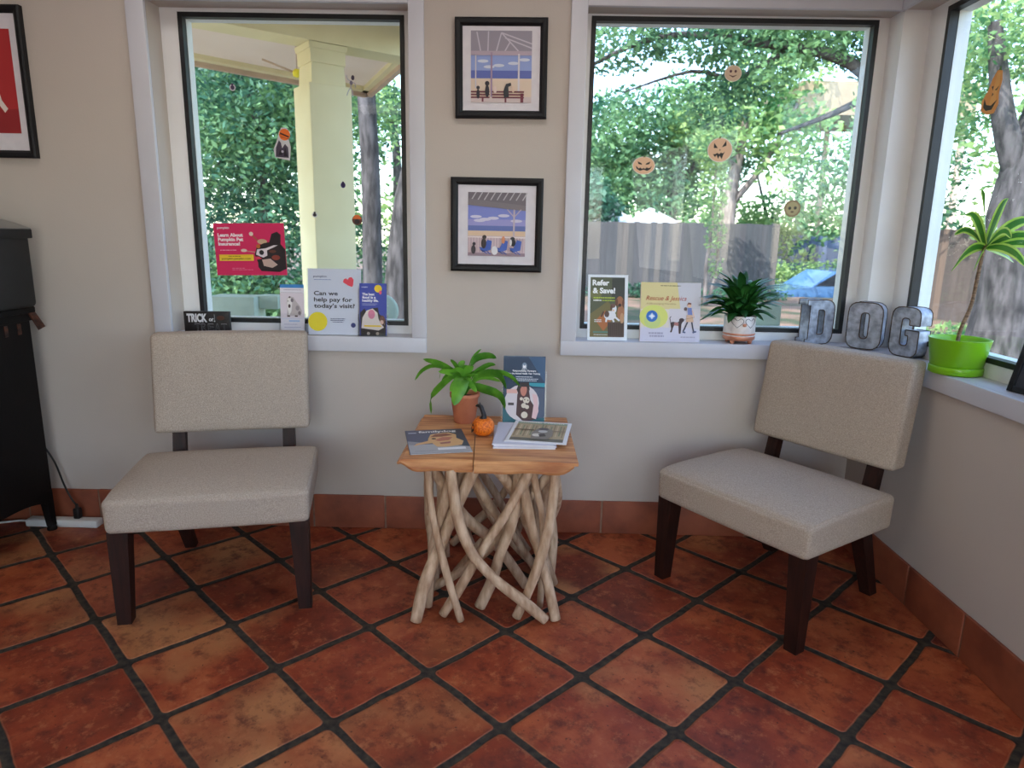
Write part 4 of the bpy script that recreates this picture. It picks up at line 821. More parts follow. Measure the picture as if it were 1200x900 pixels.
Dp = rnd_pl([(-.068, .002, 0), (.068, .002, .045), (.068, .195, .045), (-.068, .195, 0), (-.068, .172, 0), (-.054, .172, 0), (-.054, .025, 0), (-.068, .025, 0)], 0)
letter('metal_letter', 'galvanised metal letter D on the window sill', Dp, [rnd_pl([(-.010, .045), (.020, .045, .015), (.020, .152, .015), (-.010, .152)], .004)], (1.297, 3.035, .9015), 14)
Op = rnd_pl([(-.068, .002), (.068, .002), (.068, .197), (-.068, .197)], .045)
letter('metal_letter', 'galvanised metal letter O standing in the window corner', Op, [rnd_pl([(-.016, .045), (.016, .045), (.016, .154), (-.016, .154)], .016)], (1.462, 2.915, .9015), -50+8, depth=.06)
Gp = rnd_pl([(-.064, .002, .045), (.064, .002, .04), (.064, .108, .004), (.004, .108, .004), (.004, .086, .004), (.018, .086, .004), (.018, .045, .015), (-.016, .045, .015), (-.016, .154, .015), (.018, .154, .015), (.018, .128, .004), (.064, .128, .004), (.064, .197, .04), (-.064, .197, .045)], 0)
letter('metal_letter', 'galvanised metal letter G nearest the green pot on the sill', Gp, [], (1.548, 2.735, .9015), -68, depth=.068)

# lime pot with dragon tree
t = thing('potted_plant', 'young dragon tree with striped leaves in lime green plastic pot', 'plant', (1.532, 2.395, .9005), 0)
MB().lathe([(.076, 0), (.084, .004), (.085, .026), (.0835, .028)], M_lime).build('saucer', t)
MB().lathe([(.078, .028), (.0815, .030), (.0955, .122), (.097, .124), (.0945, .125), (.091, .118), (.083, .07), (.08, .07)], M_lime).build('plastic_pot', t)
MB().lathe([(.0, .072), (.082, .074), (.04, .084), (.0, .086)], M_soil, n=24).build('soil', t)
MB().tube([(-.008, 0, .078), (-.004, 0, .15), (.020, 0, .24), (.026, 0, .33), (.032, 0, .43), (.038, 0, .445)], [.0065, .0065, .006, .006, .0055, .005], M_stem, n=10, sub=5).build('stem', t)
mb = MB(); c0 = Vector((.036, 0, .435))
for (dx, dy, dz, dr, w_) in ((-.115, -.02, .02, .10, .030), (-.085, .0, .15, .03, .022), (-.03, .02, .20, -.01, .020), (.05, .03, .13, .01, .018), (.13, -.05, .14, .05, .030), (.17, .02, .10, .09, .028), (.17, -.08, .05, .06, .028), (-.08, -.08, -.02, .06, .026), (.06, -.13, .02, .08, .026), (.10, .10, .12, .05, .024), (.02, .12, .12, .04, .022), (-.05, .10, .10, .05, .022), (.14, -.12, .10, .10, .026), (.0, -.12, .10, .06, .024), (.05, 0, .18, .0, .018), (.16, .08, .0, .05, .026)):
    q = []
    for j in range(5):
        s_ = j/4; q.append(c0+Vector((dx*s_, dy*s_, dz*math.sin(s_*PI/2)*.9-dr*s_**2.4)))
    mb.leaf(q, w_*1.3, M_lp3, M_lp4, side=(-dy-.3*dz, dx, .35), fold=.25, n=9)
mb.build('foliage', t)

# black frame at the right of the sill
t = thing('tabletop_frame', 'black picture frame standing on the sill right of the lime pot', 'picture frame', (1.545, 2.035, .9005), math.radians(-78))
Rf = Matrix.Rotation(-math.radians(14), 4, 'X')
mb = MB(); w_, h_ = .17, .23
mb.box(-w_/2, -w_/2+.018, -.008, .008, 0, h_, M_blackf, X=Rf, r=.002); mb.box(w_/2-.018, w_/2, -.008, .008, 0, h_, M_blackf, X=Rf, r=.002); mb.box(-w_/2+.018, w_/2-.018, -.008, .008, 0, .018, M_blackf, X=Rf, r=.002); mb.box(-w_/2+.018, w_/2-.018, -.008, .008, h_-.018, h_, M_blackf, X=Rf, r=.002); mb.build('frame_border', t)
MB().box(-w_/2+.016, w_/2-.016, -.003, .004, .016, h_-.016, mat('dark_print', (22, 24, 34), .25, var=(34, 38, 52), vscale=9), X=Rf).build('dark_picture', t)

# ------------------------------------------------------------------ left side: cabinet, appliance, power strip
t = thing('black_cabinet', 'tall distressed black wooden cabinet against the wall at far left', 'cabinet', (-2.38, 2.60, 0))
mb = MB()
X1, Y1, Y0 = .275, .300, -.30
mb.box(-.30, X1, Y0, Y1, .17, .955, M_cabinet, r=.004); cbody = mb.build('cabinet_body', t)
def apron(mb, ya, yb, x):
    pts = []; n = 14
    for i in range(n+1):
        s_ = i/n; pts.append((ya+(yb-ya)*s_, .17-.05*(abs(2*s_-1)**3)))
    vs = [(x, y, z) for y, z in pts]+[(x, y, .18) for y, z in pts]+[(x+.012, y, z) for y, z in pts]+[(x+.012, y, .18) for y, z in pts]; m = n+1; fs = []
    for i in range(n): fs += [(i, i+1, m+i+1, m+i), (2*m+i+1, 2*m+i, 3*m+i, 3*m+i+1), (i+1, i, 2*m+i, 2*m+i+1)]
    mb.add(vs, fs, M_cabinet)
mb = MB(); apron(mb, Y0+.02, Y1-.02, X1-.010); mb.build('apron', t)
for sx, sy in ((-.28, Y0+.02), (X1-.02, Y0+.02), (-.28, Y1-.02), (X1-.02, Y1-.02)):
    MB().taper((sx, sy, .185), (sx+(.012 if sx > 0 else -.012), sy, .02), .020, .014, M_cabinet).lathe([(.0, 0), (.02, 0), (.021, .008), (.016, .022), (0, .022)], M_cabinet, n=14, X=Matrix.Translation((sx+(.012 if sx > 0 else -.012), sy, 0))).build('foot', t)
ctop = MB().rbox(-.33, X1+.018, Y0-.02, Y1+.02, .985, 1.012, .006, M_cabinet, n=2).box(-.315, X1+.008, Y0-.01, Y1+.01, .952, .986, M_cabinet, r=.004).build('cabinet_top', t)
mb = MB(); mb.add([(X1+.006, Y1-.02, 1.006), (X1+.006, Y1+.015, 1.006), (X1+.050, Y1+.022, .925), (X1+.046, Y1-.012, .915), (X1+.001, Y1-.02, 1.0), (X1+.001, Y1+.015, 1.0), (X1+.045, Y1+.022, .922), (X1+.041, Y1-.012, .912)], [(0, 3, 2, 1), (4, 5, 6, 7), (0, 1, 5, 4), (1, 2, 6, 5), (2, 3, 7, 6), (3, 0, 4, 7)], M_copper)
mb.build('corner_moulding', ctop, 'worn copper-brown moulding at the corner')
for k in range(5): y = Y1-.08-k*.075; MB().box(X1-.001, X1+.003, y, y+.02, .90, .945, M_copper).build('copper_inlay', cbody)
t = thing('countertop_machine', 'black machine with curved grey lid on top of the black cabinet', 'appliance', (-2.28, 2.70, 1.013))
mb = MB(); mb.rbox(-.18, .222, -.18, .20, 0, .318, .02, M_appl, n=4); mb.build('machine_body', t)
n = 14; vs = []; fs = []
for i in range(n+1):
    s_ = i/n; x = -.185+.412*s_; z = .337+.035*math.sin(PI*min(1, s_*1.0))*1-.012*s_**3
    for y in (-.185, .205): vs += [(x, y, z), (x, y, .318)]
for i in range(n):
    b0 = i*4; c0_ = b0+4
    fs += [(b0, c0_, c0_+2, b0+2), (b0+1, c0_+1, c0_, b0), (b0+2, c0_+2, c0_+3, b0+3), (b0+3, c0_+3, c0_+1, b0+1)]
fs += [(0, 2, 3, 1), (n*4, n*4+1, n*4+3, n*4+2)]
lid = MB().add(vs, fs, M_silver).build('curved_lid', t)
MB().box(.2, .232, -.184, .203, .285, .322, M_appl, r=.004).build('lid_rim', lid)
t = thing('power_strip', 'white power strip on the floor beside the black cabinet', 'power strip', (-2.085, 2.925, .0005), 0)
hs_ = MB().rbox(-.165, .165, -.026, .026, 0, .034, .006, M_white, n=2, k=2).build('strip_housing', t)
for k in range(5):
    x = -.125+k*.05
    MB().box(x-.014, x+.014, -.014, .014, .0338, .0346, M_white).build('socket', hs_)
t = thing('plugged_cable', 'black power cord plugged into the white power strip', 'cord', (0, 0, 0))
MB().tube([(-2.16, 2.94, .40), (-2.11, 2.945, .30), (-2.075, 2.94, .19), (-2.045, 2.935, .125), (-2.022, 2.93, .098)], .004, M_cord, n=8, sub=5).build('cable', t)
MB().rbox(-2.036, -2.008, 2.915, 2.945, .0355, .085, .006, M_cord, n=2, k=2).tube([(-2.022, 2.93, .082), (-2.022, 2.93, .105)], [.009, .005], M_cord, n=8).build('plug', t)
t = thing('strip_lead', 'white lead running left from the power strip along the floor', 'cord', (0, 0, 0))
MB().tube([(-2.252, 2.93, .015), (-2.30, 2.935, .014), (-2.40, 2.92, .006), (-2.55, 2.88, .006), (-2.8, 2.90, .006)], .005, M_white, n=8, sub=5).build('cable', t)

# ------------------------------------------------------------------ ceiling lamps added unseen overhead to brighten the room
def emis(name, c, s):
    m = bpy.data.materials.new(name); m.use_nodes = True; N = m.node_tree.nodes; b_ = N['Principled BSDF']
    b_.inputs['Emission Color'].default_value = (*c, 1); b_.inputs['Emission Strength'].default_value = s; return m
M_diff = emis('added_lamp_diffuser', (1, .96, .92), .8)
for i, (x, y) in enumerate(((-1.5, 2.05), (.1, 2.05), (-1.6, -2.0), (.2, -2.2))):
    t = thing('added_ceiling_light', 'square white ceiling light panel added overhead to brighten the room', 'lamp', (x, y, HC-.045), 0, 'added ceiling light panels')
    MB().box(-.31, .31, -.31, .31, .012, .044, M_white).build('housing', t); MB().box(-.29, .29, -.29, .29, .004, .0119, M_diff).build('diffuser', t)
    la = bpy.data.lights.new('lamp', 'AREA'); la.shape = 'SQUARE'; la.size = .58; la.energy = 4.0 if y > 1 else 1.5; la.color = (1, .955, .91)
    lo = bpy.data.objects.new('lamp', la); link(lo, t); lo.location = (0, 0, -.01)

# ------------------------------------------------------------------ outdoors
def ground_z(x, y):
    k = max(0, min(1, (y-18.4)/2.2))*max(0, min(1, (x-5.5)/1.5)); return -.02-.75*k
GM = mat('leaf_litter_ground', (138, 110, 92), .95, var=(66, 76, 50), vscale=1.1, bump=1, bscale=6, det=9, vlo=.42, vhi=.6)
vs = []; fs = []; xs = [-60, -30, -16, -8]+[-4+i for i in range(0, 20)]+[18, 26, 40, 60]; ys = [-40, -20, -8, -3.42, 0, 3.22, 5, 8, 12, 16, 18.4, 19, 19.8, 20.6, 24, 30, 40, 70]
for y in ys:
    for x in xs: vs.append((x, y, ground_z(x, y)))
nx = len(xs)
for j in range(len(ys)-1):
    for i in range(nx-1):
        fs.append((j*nx+i, j*nx+i+1, (j+1)*nx+i+1, (j+1)*nx+i))
gz_ = MB().add([(x, y, z-.12 if z > -.1 else z) for x, y, z in vs], fs, GM).build('ground', kind='structure')

# porch
def extr(mb, poly, z0, z1, m): mb.prism(poly, z0, z1, m)
pr = thing('porch_roof', 'cream porch roof corner overhanging outside the left window', 'roof', (0, 0, 0))
A, B, C_ = (-6.2, 2.4), (-1.53, 6.85), (-.55, 4.4)
A = (-5.84, 3.30); B = (-1.69, 7.77); C_ = (-.12, 4.2)
mb = MB(); extr(mb, [A, (-6.0, 3.18), (.4, 3.18), C_, B], 2.83, 2.88, M_soff); mb.build('soffit', pr)
def wallseg(mb, p, q, z0, z1, th, m, o=0):
    d = Vector((q[0]-p[0], q[1]-p[1], 0)); n_ = Vector((-d.y, d.x, 0)).normalized(); d.normalize()
    P_ = [Vector((p[0], p[1], 0))+n_*o, Vector((q[0], q[1], 0))+n_*o, Vector((q[0], q[1], 0))+n_*(o+th), Vector((p[0], p[1], 0))+n_*(o+th)]
    mb.prism([(v.x, v.y) for v in P_], z0, z1, m)
mb = MB(); wallseg(mb, A, B, 2.75, 2.98, .05, M_fasc); wallseg(mb, B, C_, 2.75, 2.98, .05, M_fasc); wallseg(mb, A, B, 2.79, 2.83, -.10, M_porch); wallseg(mb, B, C_, 2.79, 2.83, -.06, M_porch); mb.build('fascia', pr)
mb = MB(); wallseg(mb, (-3.7, 3.33), (-.62, 5.69), 2.62, 2.83, .24, M_porch); mb.build('beam', pr)
mb = MB(); extr(mb, [A, (-6.0, 3.18), (.4, 3.18), C_, B], 2.98, 3.04, M_fasc); mb.build('roof_deck', pr)
pc = thing('porch_column', 'cream yellow square porch column outside the left window', 'column', (-1.46, 5.24, -.14), math.radians(37.5))
s2 = .155
mb = MB().box(-s2, s2, -s2, s2, 0, 2.49, M_porch, r=.006); mb.box(-s2-.03, s2+.03, -s2-.03, s2+.03, 0, .25, M_porch, r=.006); mb.build('shaft', pc)
mb = MB().taper((0, 0, 2.49), (0, 0, 2.63), .125, .118, M_porch).taper((0, 0, 2.63), (0, 0, 2.72), .126, .128, M_porch).taper((0, 0, 2.72), (0, 0, 2.757), .134, .142, M_porch); mb.build('capital', pc)
t = thing('wasp_trap', 'small yellow bulb on a thin rod hanging under the porch soffit', 'hanging bulb', (-1.75, 5.6, 2.52))
MB().tube([(0, 0, 0), (-.22, -.12, .07)], .008, M_fasc, n=6).build('rod', t); MB().lathe([(0, -.03), (.03, -.02), (.035, .01), (.02, .03), (0, .035)], mat('yellow_plastic', (236, 226, 60), .5), n=14).build('bulb', t); MB().tube([(0, 0, .02), (0, 0, .28)], .004, M_fasc, n=6).build('hook', t)

MB().prism([(-6.0, 3.2), (.4, 3.2), (-.1, 4.4), (-1.7, 8.0)], -.14, -.09, mat('pale_bounce_concrete', (206, 198, 184), .9, var=(188, 180, 166), vscale=3)).build('bounce_slab', **ST)  # pale slab added to bounce light up onto the porch column
# fences
def fence(name, label, p, q, h, m, z=-.15, bw=.14):
    d = Vector((q[0]-p[0], q[1]-p[1], 0)); L_ = d.length; t = thing(name, label, 'fence', (p[0], p[1], z), math.atan2(d.y, d.x)); mb = MB(); x = 0; r = random.Random(3)
    while x < L_:
        hh = h+r.uniform(-.015, .015); yo = r.choice((-.012, -.004)); mb.box(x, x+bw+.006, -.010+yo*.5, .010+yo*.5-.002, 0, hh, m); x += bw
    mb.build('fence_boards', t)
    mb = MB()
    for zr in (.35, h-.3): mb.box(0, L_, .0105, .05, zr, zr+.09, m)
    mb.build('rails', t)
    x = 0
    while x <= L_+.01: MB().box(x-.05, x+.05, .0505, .15, 0, h+.03, m).build('post', t); x += L_/max(1, round(L_/2.4))
    return t
fence('board_fence', 'long grey weathered board fence across the yard behind the right window', (-3.2, 18.0), (6.35, 17.8), 1.86, M_fence)
fence('board_fence', 'bluish board fence standing in for a reflection, far behind the blue car', (6.6, 26), (16, 25.2), 2.3, M_fence2, z=-.8)  # solid fence in place of bluish tones mirrored in the right window
fence('board_fence', 'brown board fence behind the thick oak outside the side window', (7.9, 14.6), (11.2, 6.0), 1.75, board_mat('brown_fence_boards', (112, 98, 90), (138, 116, 100), (92, 84, 80)))

# trees: one mesh of leaves per crown, its own trunk each
def crown_mesh(name, m, blobs, count, size, seed):
    r = random.Random(seed); mb = MB(); k = mb.mi(m); tot = sum(b_[3]*b_[4]*b_[5] for b_ in blobs)
    for (cx_, cy_, cz_, rx, ry, rz) in blobs:
        nn = int(count*rx*ry*rz/tot)
        for _ in range(nn):
            while True:
                v = Vector((r.uniform(-1, 1), r.uniform(-1, 1), r.uniform(-1, 1)))
                if .25 < v.length < 1: break
            if math.sin(v.x*7+cx_)*math.sin(v.y*6+cy_)*math.sin(v.z*8+cz_) < -.18 and r.random() < .8: continue
            c = Vector((cx_+v.x*rx, cy_+v.y*ry, cz_+v.z*rz)); s_ = size*r.uniform(.6, 1.3)
            a1 = Vector((r.gauss(0, 1), r.gauss(0, 1), r.gauss(0, .7))).normalized(); b1 = a1.orthogonal().normalized(); b1 = (Matrix.Rotation(r.uniform(0, 6.28), 3, a1) @ b1)
            base = len(mb.v)
            for q in (a1*s_, b1*s_*.45, -a1*s_, -b1*s_*.45): mb.v.append(tuple(c+q))
            mb.f.append((base, base+1, base+2, base+3)); mb.m.append(k); mb.sm.append(False)
    return mb
def tree(label, loc, m, blobs, count, size, seed, trunk, bark=M_bark, branches=(), group=None, name='tree'):
    t = thing(name, label, 'tree', loc, 0, group)
    crown_mesh('c', m, blobs, count, size, seed).build('crown', t)
    b_ = MB().tube(trunk[0], trunk[1], bark, n=12, sub=5); b_.build('trunk', t)
    for pts, rs in branches: MB().tube(pts, rs, bark, n=8, sub=4).build('branch', t)
    return t
GZ = -.14
# left window
def blob_set(seed, n, rx, rz, z0, z1, s=(1.0, 1.7)):
    r = random.Random(seed); return [(r.uniform(-rx, rx), r.uniform(-rx, rx)*.6, r.uniform(z0, z1), r.uniform(*s), r.uniform(*s), r.uniform(*s)*rz) for _ in range(n)]
tree('dark leafy tree filling the left side of the left window', (-5.6, 11.5, GZ), M_leafC, blob_set(1, 16, 2.2, .8, .9, 5.2), 26000, .055, 11, ([(0, 0, 0), (.2, 0, 2), (-.2, 0, 4.5)], [.16, .12, .05]), branches=(([(.2, 0, 1.6), (.9, -.3, 2.6), (1.5, -.5, 3.6)], [.07, .05, .03]), ([(0, -.5, 1.0), (-.7, -1.2, 2.2), (-1.0, -1.4, 3.2)], [.06, .04, .02])))
tree('bushy tree behind the porch column in the left window', (-4.05, 10.8, GZ), M_leafA, blob_set(2, 13, 1.4, .8, .8, 4.2, (.7, 1.2)), 20000, .055, 12, ([(0, 0, 0), (.1, 0, 1.5), (0, 0, 3.5)], [.12, .09, .04]))
tree('tall grey-barked tree seen right of the porch column', (-1.90, 8.7, GZ), M_leafB, blob_set(3, 8, 1.0, .7, 4.1, 6.0, (.6, 1.0)), 9000, .06, 13, ([(0, 0, 0), (.03, 0, 2), (-.02, 0, 4.2), (.1, 0, 6)], [.13, .115, .10, .07]), M_bark)
tree('thick leaning tree at the right edge of the left window', (-1.75, 9.6, GZ), M_leafA, [(.8, 0, 4.6, 1.2, 1.2, .8), (1.6, .3, 5.0, 1, 1, .8)], 3500, .08, 14, ([(0, 0, 0), (.06, 0, 1.0), (.22, 0, 2.2), (.75, 0, 3.6), (1.4, 0, 4.6)], [.24, .19, .15, .11, .07]), M_bark)
tree('bright green tree far behind the left window trunks', (-4.0, 22, GZ), M_leafB, blob_set(5, 14, 3.2, .8, 1.5, 7, (1.3, 2.1)), 14000, .12, 15, ([(0, 0, 0), (.1, 0, 3), (0, 0, 5)], [.2, .15, .1]))
tree('wide dark tree far left beyond the porch', (-10.5, 19, GZ), M_leafC, blob_set(6, 16, 3.8, .8, 1.3, 8, (1.5, 2.3)), 14000, .12, 16, ([(0, 0, 0), (.1, 0, 3), (0, 0, 5)], [.25, .2, .1]))
# right window: row beyond the fence
tree('dense green tree rising behind the middle of the board fence', (4.9, 24, GZ), M_leafA, blob_set(21, 15, 2.6, .85, 2.4, 5.4, (1.1, 1.7)), 16000, .11, 21, ([(0, 0, 0), (.1, 0, 3), (0, 0, 5.2)], [.22, .18, .08]), branches=(([(0, 0, 2.8), (1.3, -.6, 4.6), (2.2, -.8, 5.4)], [.12, .08, .04]),))
tree('pale-trunked tree behind the fence right of the sapling', (6.6, 22.5, GZ), M_leafB, blob_set(22, 11, 2.0, .8, 3.4, 6.8, (.9, 1.6)), 7500, .13, 22, ([(0, 0, 0), (-.1, 0, 2.4), (.15, 0, 4.6), (.6, 0, 6.4)], [.26, .22, .16, .08]), M_barkp, (([(.0, 0, 2.6), (.9, 0, 3.8), (1.8, .2, 5.6)], [.12, .09, .04]), ([(.1, 0, 3.4), (-.8, 0, 4.6), (-1.5, 0, 5.6)], [.1, .07, .04])))
tree('sunlit yellow-green tree at the right end of the fence', (9.6, 27, GZ-.6), M_leafB, blob_set(23, 9, 2.0, .8, 1.4, 3.3, (.8, 1.3)), 7000, .11, 23, ([(0, 0, 0), (0, 0, 2), (-.1, 0, 3)], [.16, .14, .1]), M_bark, (([(0, 0, 1.8), (-.5, -.2, 3.2), (-1.0, -.3, 4.6)], [.1, .07, .03]), ([(0, 0, 1.9), (.6, -.2, 3.4), (.9, -.3, 4.8)], [.1, .07, .03])))
tree('dark green tree left of the sky gap in the right window', (1.2, 21.5, GZ), M_leafC, blob_set(24, 8, 1.2, .8, 1.8, 3.0, (.8, 1.2)), 8000, .12, 24, ([(0, 0, 0), (0, 0, 3)], [.16, .1]))
tree('hazy green tree in the furthest row behind the white tent', (3.0, 34, GZ), M_leafB, blob_set(25, 14, 5, .8, 2.0, 5.2, (1.8, 2.6)), 9000, .2, 25, ([(0, 0, 0), (0, 0, 4)], [.3, .2]))
tree('hazy green tree in the furthest row behind the blue car', (14, 36, GZ-.6), M_leafA, blob_set(26, 12, 5, .6, 1.6, 3.4, (1.3, 2.0)), 9000, .2, 26, ([(0, 0, 0), (0, 0, 4)], [.3, .2]))
# overhanging oak whose limbs cross the top of the right window
tree('old oak whose limbs hang across the top of the right window', (6.65, 12.6, GZ), M_leafA, [(-5.2, 0, 4.7, 1.0, .8, .55), (-3.9, -.2, 4.9, 1.1, .9, .6), (-2.8, 0, 4.5, 1.0, .9, .7), (-1.7, -.2, 4.9, 1.0, .9, .6), (-3.3, .3, 3.8, .7, .7, .45), (-2.2, .2, 5.3, 1.6, 1.2, .6), (0, 0, 4.8, 1.4, 1.2, .8)], 17000, .065, 31,
     ([(0, 0, 0), (-.1, 0, 2), (.1, 0, 4.2), (.3, 0, 5.5)], [.30, .26, .22, .15]), M_bark, (([(0, 0, 3.4), (-1.2, -.1, 4.4), (-2.8, -.1, 4.7), (-4.4, 0, 4.8), (-5.8, 0, 4.2)], [.14, .10, .07, .05, .02]), ([(-2.2, -.1, 4.65), (-3.0, .1, 4.2), (-3.8, .2, 4.3), (-5.0, 0, 3.9)], [.05, .04, .03, .012]), ([(-.6, 0, 4.0), (-1.4, .1, 3.6), (-2.2, .2, 3.3)], [.07, .05, .02])))
# side window
tree('thick dark oak trunk outside the side window', (5.05, 7.35, GZ), M_leafB, [(.2, 0, 3.6, 1.4, 1.2, .5), (1.4, .4, 3.0, 1.0, 1.0, .8), (-.4, 1.2, 3.1, .8, .8, .6)], 13000, .042, 41, ([(0, 0, 0), (.03, 0, .9), (-.04, 0, 1.6), (.05, 0, 2.3), (.30, 0, 3.6)], [.34, .25, .22, .22, .16]), M_bark, (([(.02, 0, 2.1), (-.26, 0, 2.7), (-.5, 0, 3.6)], [.15, .11, .06]), ([(.05, 0, 1.5), (.35, .1, 2.1), (.9, .1, 2.7)], [.11, .09, .05])))
tree('sunlit green tree beyond the brown fence in the side window', (10.5, 13.5, GZ), M_leafB, blob_set(42, 14, 2.6, .9, 1.6, 5.2, (1.0, 1.7)), 9000, .10, 42, ([(0, 0, 0), (0, 0, 3)], [.18, .12]))
tree('shady green tree between the two fences', (8.6, 17.5, GZ), M_leafA, blob_set(43, 10, 1.3, .9, 2.0, 4.8, (.8, 1.3)), 7000, .09, 43, ([(0, 0, 0), (0, 0, 3)], [.16, .12]))
# sapling before the fence
tree('thin sapling with pale double trunk standing before the board fence', (4.15, 15.6, GZ), M_leafB, [(0, 0, 2.6, .35, .35, .9), (.1, 0, 1.6, .25, .25, .5), (-.1, 0, 3.5, .5, .5, .6), (.15, 0, .9, .2, .2, .3)], 2600, .055, 51, ([(0, 0, 0), (-.04, 0, .8), (.02, 0, 2), (-.02, 0, 3.6)], [.045, .04, .03, .015]), M_barkp, (([(.02, 0, 0), (.2, 0, .8), (.16, 0, 1.8), (.2, 0, 2.6)], [.045, .035, .025, .01]),), name='sapling')
# undergrowth
def shrub(label, loc, m, blobs, count, size, seed, group=None):
    t = thing('shrub', label, 'shrub', loc); crown_mesh('c', m, blobs, count, size, seed).build('foliage', t)
    MB().tube([(0, 0, 0), (0, 0, .3)], [.03, .02], M_bark, n=6).build('stem', t); return t
shrub('low dark undergrowth below the magenta poster outside', (-5.0, 9.8, GZ), M_leafA, [(0, 0, .5, 1.6, .7, .6), (1.6, .3, .4, 1.0, .6, .55), (-1.5, .3, .6, 1.0, .6, .6), (.7, 0, .7, .8, .6, .6)], 9000, .06, 61)
shrub('low green weeds along the foot of the board fence', (3.0, 17.3, GZ), M_leafC, [(0, 0, .15, 1.6, .3, .22), (2.6, 0, .12, 1.2, .3, .2)], 2500, .06, 62)
shrub('clipped hedge standing in for a reflection, behind the blue car', (10.5, 23.2, GZ-.65), M_leafB, [(0, 0, .9, 2.6, .5, .62), (2.6, 0, .9, 1.6, .5, .62), (-2.2, 0, .9, 1.2, .5, .6)], 7000, .07, 63)  # solid hedge in place of one mirrored in the right window
shrub('small green plants at the foot of the oak outside the side window', (5.0, 8.6, GZ), M_leafB, [(-.6, 0, .15, .5, .3, .2), (.7, .6, .2, .7, .4, .25)], 1500, .05, 64)

# white tent beyond the fence
t = thing('canopy_tent', 'white canopy tent peeking over the board fence', 'tent', (3.15, 21.8, GZ))
mb = MB()
for cx_ in (-.45, .75):
    mb.add([(cx_-.85, -1, 1.85), (cx_+.85, -1, 1.85), (cx_+.85, 1, 1.85), (cx_-.85, 1, 1.85), (cx_, 0, 2.38), (cx_-.85, -1, 1.7), (cx_+.85, -1, 1.7), (cx_+.85, 1, 1.7), (cx_-.85, 1, 1.7)], [(0, 1, 4), (1, 2, 4), (2, 3, 4), (3, 0, 4), (5, 6, 1, 0), (6, 7, 2, 1), (7, 8, 3, 2), (8, 5, 0, 3)], M_canvas)
mb.build('canopy', t)
for x, y in ((-1.25, -.95), (1.55, -.95), (-1.25, .95), (1.55, .95)): MB().tube([(x, y, 0), (x, y, 1.72)], .025, M_white, n=8).build('pole', t)
# carport with tan fascia, standing in for an eave mirrored in the glass
t = thing('carport', 'tan flat carport roof standing in for an eave reflected in the right window', 'carport', (10.9, 24.0, -.9))
MB().box(-2.3, 3.2, -1, 2.5, 6.1, 7.1, mat('tan_fascia_boards', (176, 158, 130), .8, var=(150, 134, 110), vscale=1.5)).build('flat_roof', t)
for x, y in ((-.0, 2.3), (3.0, -.8), (3.0, 2.3)): MB().box(x-.08, x+.08, y-.08, y+.08, 0, 6.1, M_fasc).build('post', t)
# car standing in for one mirrored in the right window's glass
t = thing('reflection_car', 'blue parked car standing in for a reflection in the right window', 'car', (9.3, 20.9, -.89), math.radians(8))
prof = [(-2.1, .35), (-2.15, .62), (-2.0, .80), (-1.1, .92), (-.45, 1.36), (.75, 1.40), (1.35, 1.02), (2.0, .92), (2.12, .6), (2.1, .35)]
n = len(prof); vs = []; fs = []
for y, ins in ((-.82, 0), (.82, 0)):
    for x, z in prof: vs.append((x, y*(.86 if z > 1.1 else 1), z))
fs = [tuple(range(n)), tuple(range(2*n-1, n-1, -1))]+[(i, n+i, n+(i+1) % n, (i+1) % n) for i in range(n)]
MB().add(vs, fs, M_blue).build('car_body', t)
MB().prism([(-1.0, .95), (-.42, 1.30), (.08, 1.32), (.08, .95)], .80, .835, M_carg, X=Matrix.Rotation(PI/2, 4, 'X')).prism([(.14, .95), (.14, 1.32), (.70, 1.33), (1.18, 1.02), (1.0, .95)], .80, .835, M_carg, X=Matrix.Rotation(PI/2, 4, 'X')).build('side_windows', t)
for x in (-1.35, 1.35):
    for s in (-1, 1): MB().lathe([(0, -.1), (.30, -.1), (.32, -.08), (.32, .08), (.30, .1), (0, .1)], M_tyre, n=24, X=Matrix.Translation((x, s*.76, .32)) @ Matrix.Rotation(PI/2, 4, 'X')).build('wheel', t)
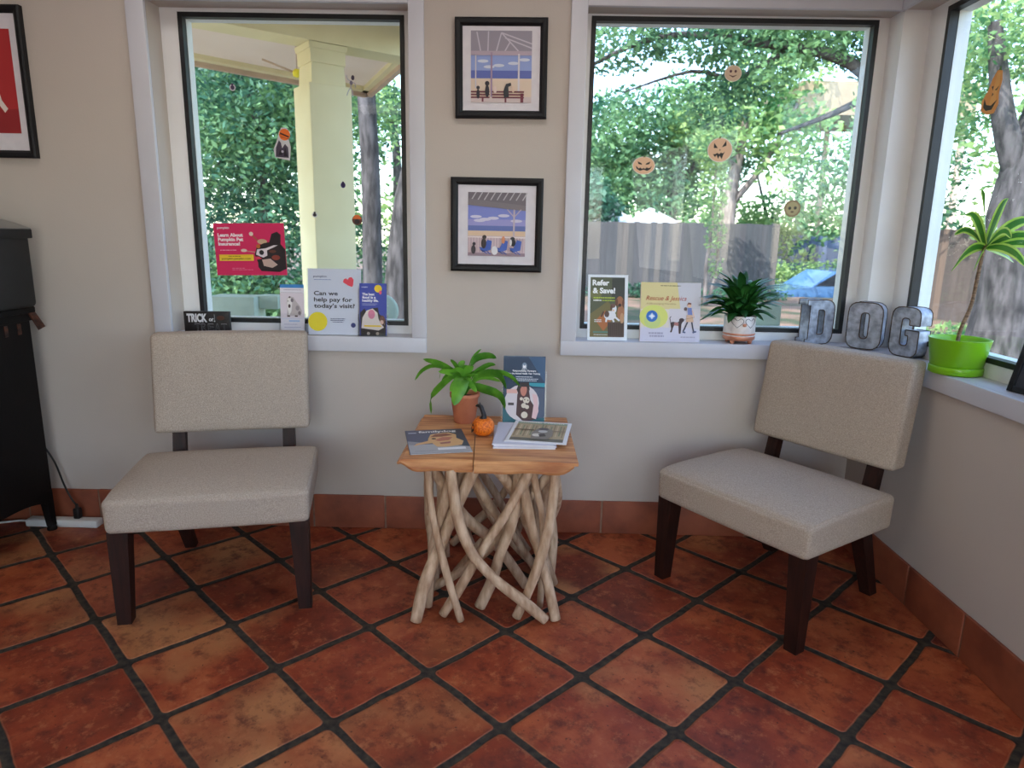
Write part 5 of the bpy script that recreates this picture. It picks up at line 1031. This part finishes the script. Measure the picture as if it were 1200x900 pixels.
# pale items outside under the glass
OZ = SZ+.0
t = thing('outdoor_box', 'pale grey-green open box standing outside the left window', 'box', (-1.93, 4.6, -.14), math.radians(0))
mb = MB(); mb.box(-.14, .17, -.1, .1, .81, 1.055, M_pale, r=.004); mb.box(.17, .30, -.02, .1, .97, 1.06, M_pale, r=.004); mb.build('box_shell', t)
mb = MB(); mb.box(-.12, .15, -.08, .08, 0, .81, M_pale, r=.004); mb.build('pedestal', t)
t = thing('outdoor_card', 'pale green translucent card leaning outside the right window behind the spiky plant', 'card', (1.108, D+TH+.006, .955), 0)
MB().box(-.092, .088, 0, .004, -.004, .098, M_pale).build('card_sheet', t)
t = thing('outdoor_disc', 'pale round disc outside the lower right corner of the left window', 'disc', (-1.03, 5.05, .78), 0)
MB().lathe([(0, -.02), (.11, -.02), (.125, -.01), (.125, .01), (.11, .02), (0, .02)], M_pale, n=28, X=Matrix.Rotation(PI/2, 4, 'X')).build('plate', t)
MB().tube([(0, 0, -.12), (0, 0, -.92)], .02, M_gask, n=8).build('stake', t)
# exterior ledge below the windows (dark)
MB().box(w1[0]-.1, w2[1]+.3, D+TH, D+TH+.13, .86, .935, M_gask).build('trim_2', **ST)

# ------------------------------------------------------------------ light
wd = bpy.data.worlds.new('world'); S.world = wd; wd.use_nodes = True; N = wd.node_tree.nodes; L = wd.node_tree.links
bg = N['Background']; sk = N.new('ShaderNodeTexSky'); sk.sky_type = 'NISHITA'; sk.sun_disc = False; sk.sun_elevation = math.radians(48); sk.sun_rotation = math.radians(215); sk.air_density = 1.0; sk.dust_density = .7; sk.ozone_density = 1.0
L.new(sk.outputs[0], bg.inputs[0]); bg.inputs[1].default_value = .9
sun = bpy.data.lights.new('sun', 'SUN'); sun.energy = 6.5; sun.angle = math.radians(.6); sun.color = (1, .975, .93)
so = bpy.data.objects.new('sun', sun); COL.objects.link(so); so.rotation_euler = Vector((-.50, -.62, .80)).to_track_quat('Z', 'Y').to_euler()
# soft daylight lamps added inside the unseen glazing to brighten the room
def area_fill(name, loc, target, sx, sy, e, c):
    la = bpy.data.lights.new(name, 'AREA'); la.shape = 'RECTANGLE'; la.size = sx; la.size_y = sy; la.energy = e; la.color = c
    o = bpy.data.objects.new(name, la); COL.objects.link(o); o.location = loc; o.rotation_euler = (Vector(loc)-Vector(target)).to_track_quat('Z', 'Y').to_euler(); return o
area_fill('added_fill_side', (W-.03, -1.1, 1.6), (W-2, -.6, 1.3), 1.5, 1.2, 15, (.93, .97, 1))
area_fill('added_fill_side', (W-.03, .55, 1.6), (W-2, .55, 1.3), 1.25, 1.2, 8, (.93, .97, 1))
area_fill('added_fill_rear', (-.25, YB+.03, 1.35), (-.25, 0, 1.2), 2.6, 1.9, 12, (1, .97, .94))

S.view_settings.view_transform = 'Standard'; S.view_settings.look = 'None'; S.view_settings.gamma = 1; S.view_settings.use_curve_mapping = False
S.view_settings.exposure = 0.0
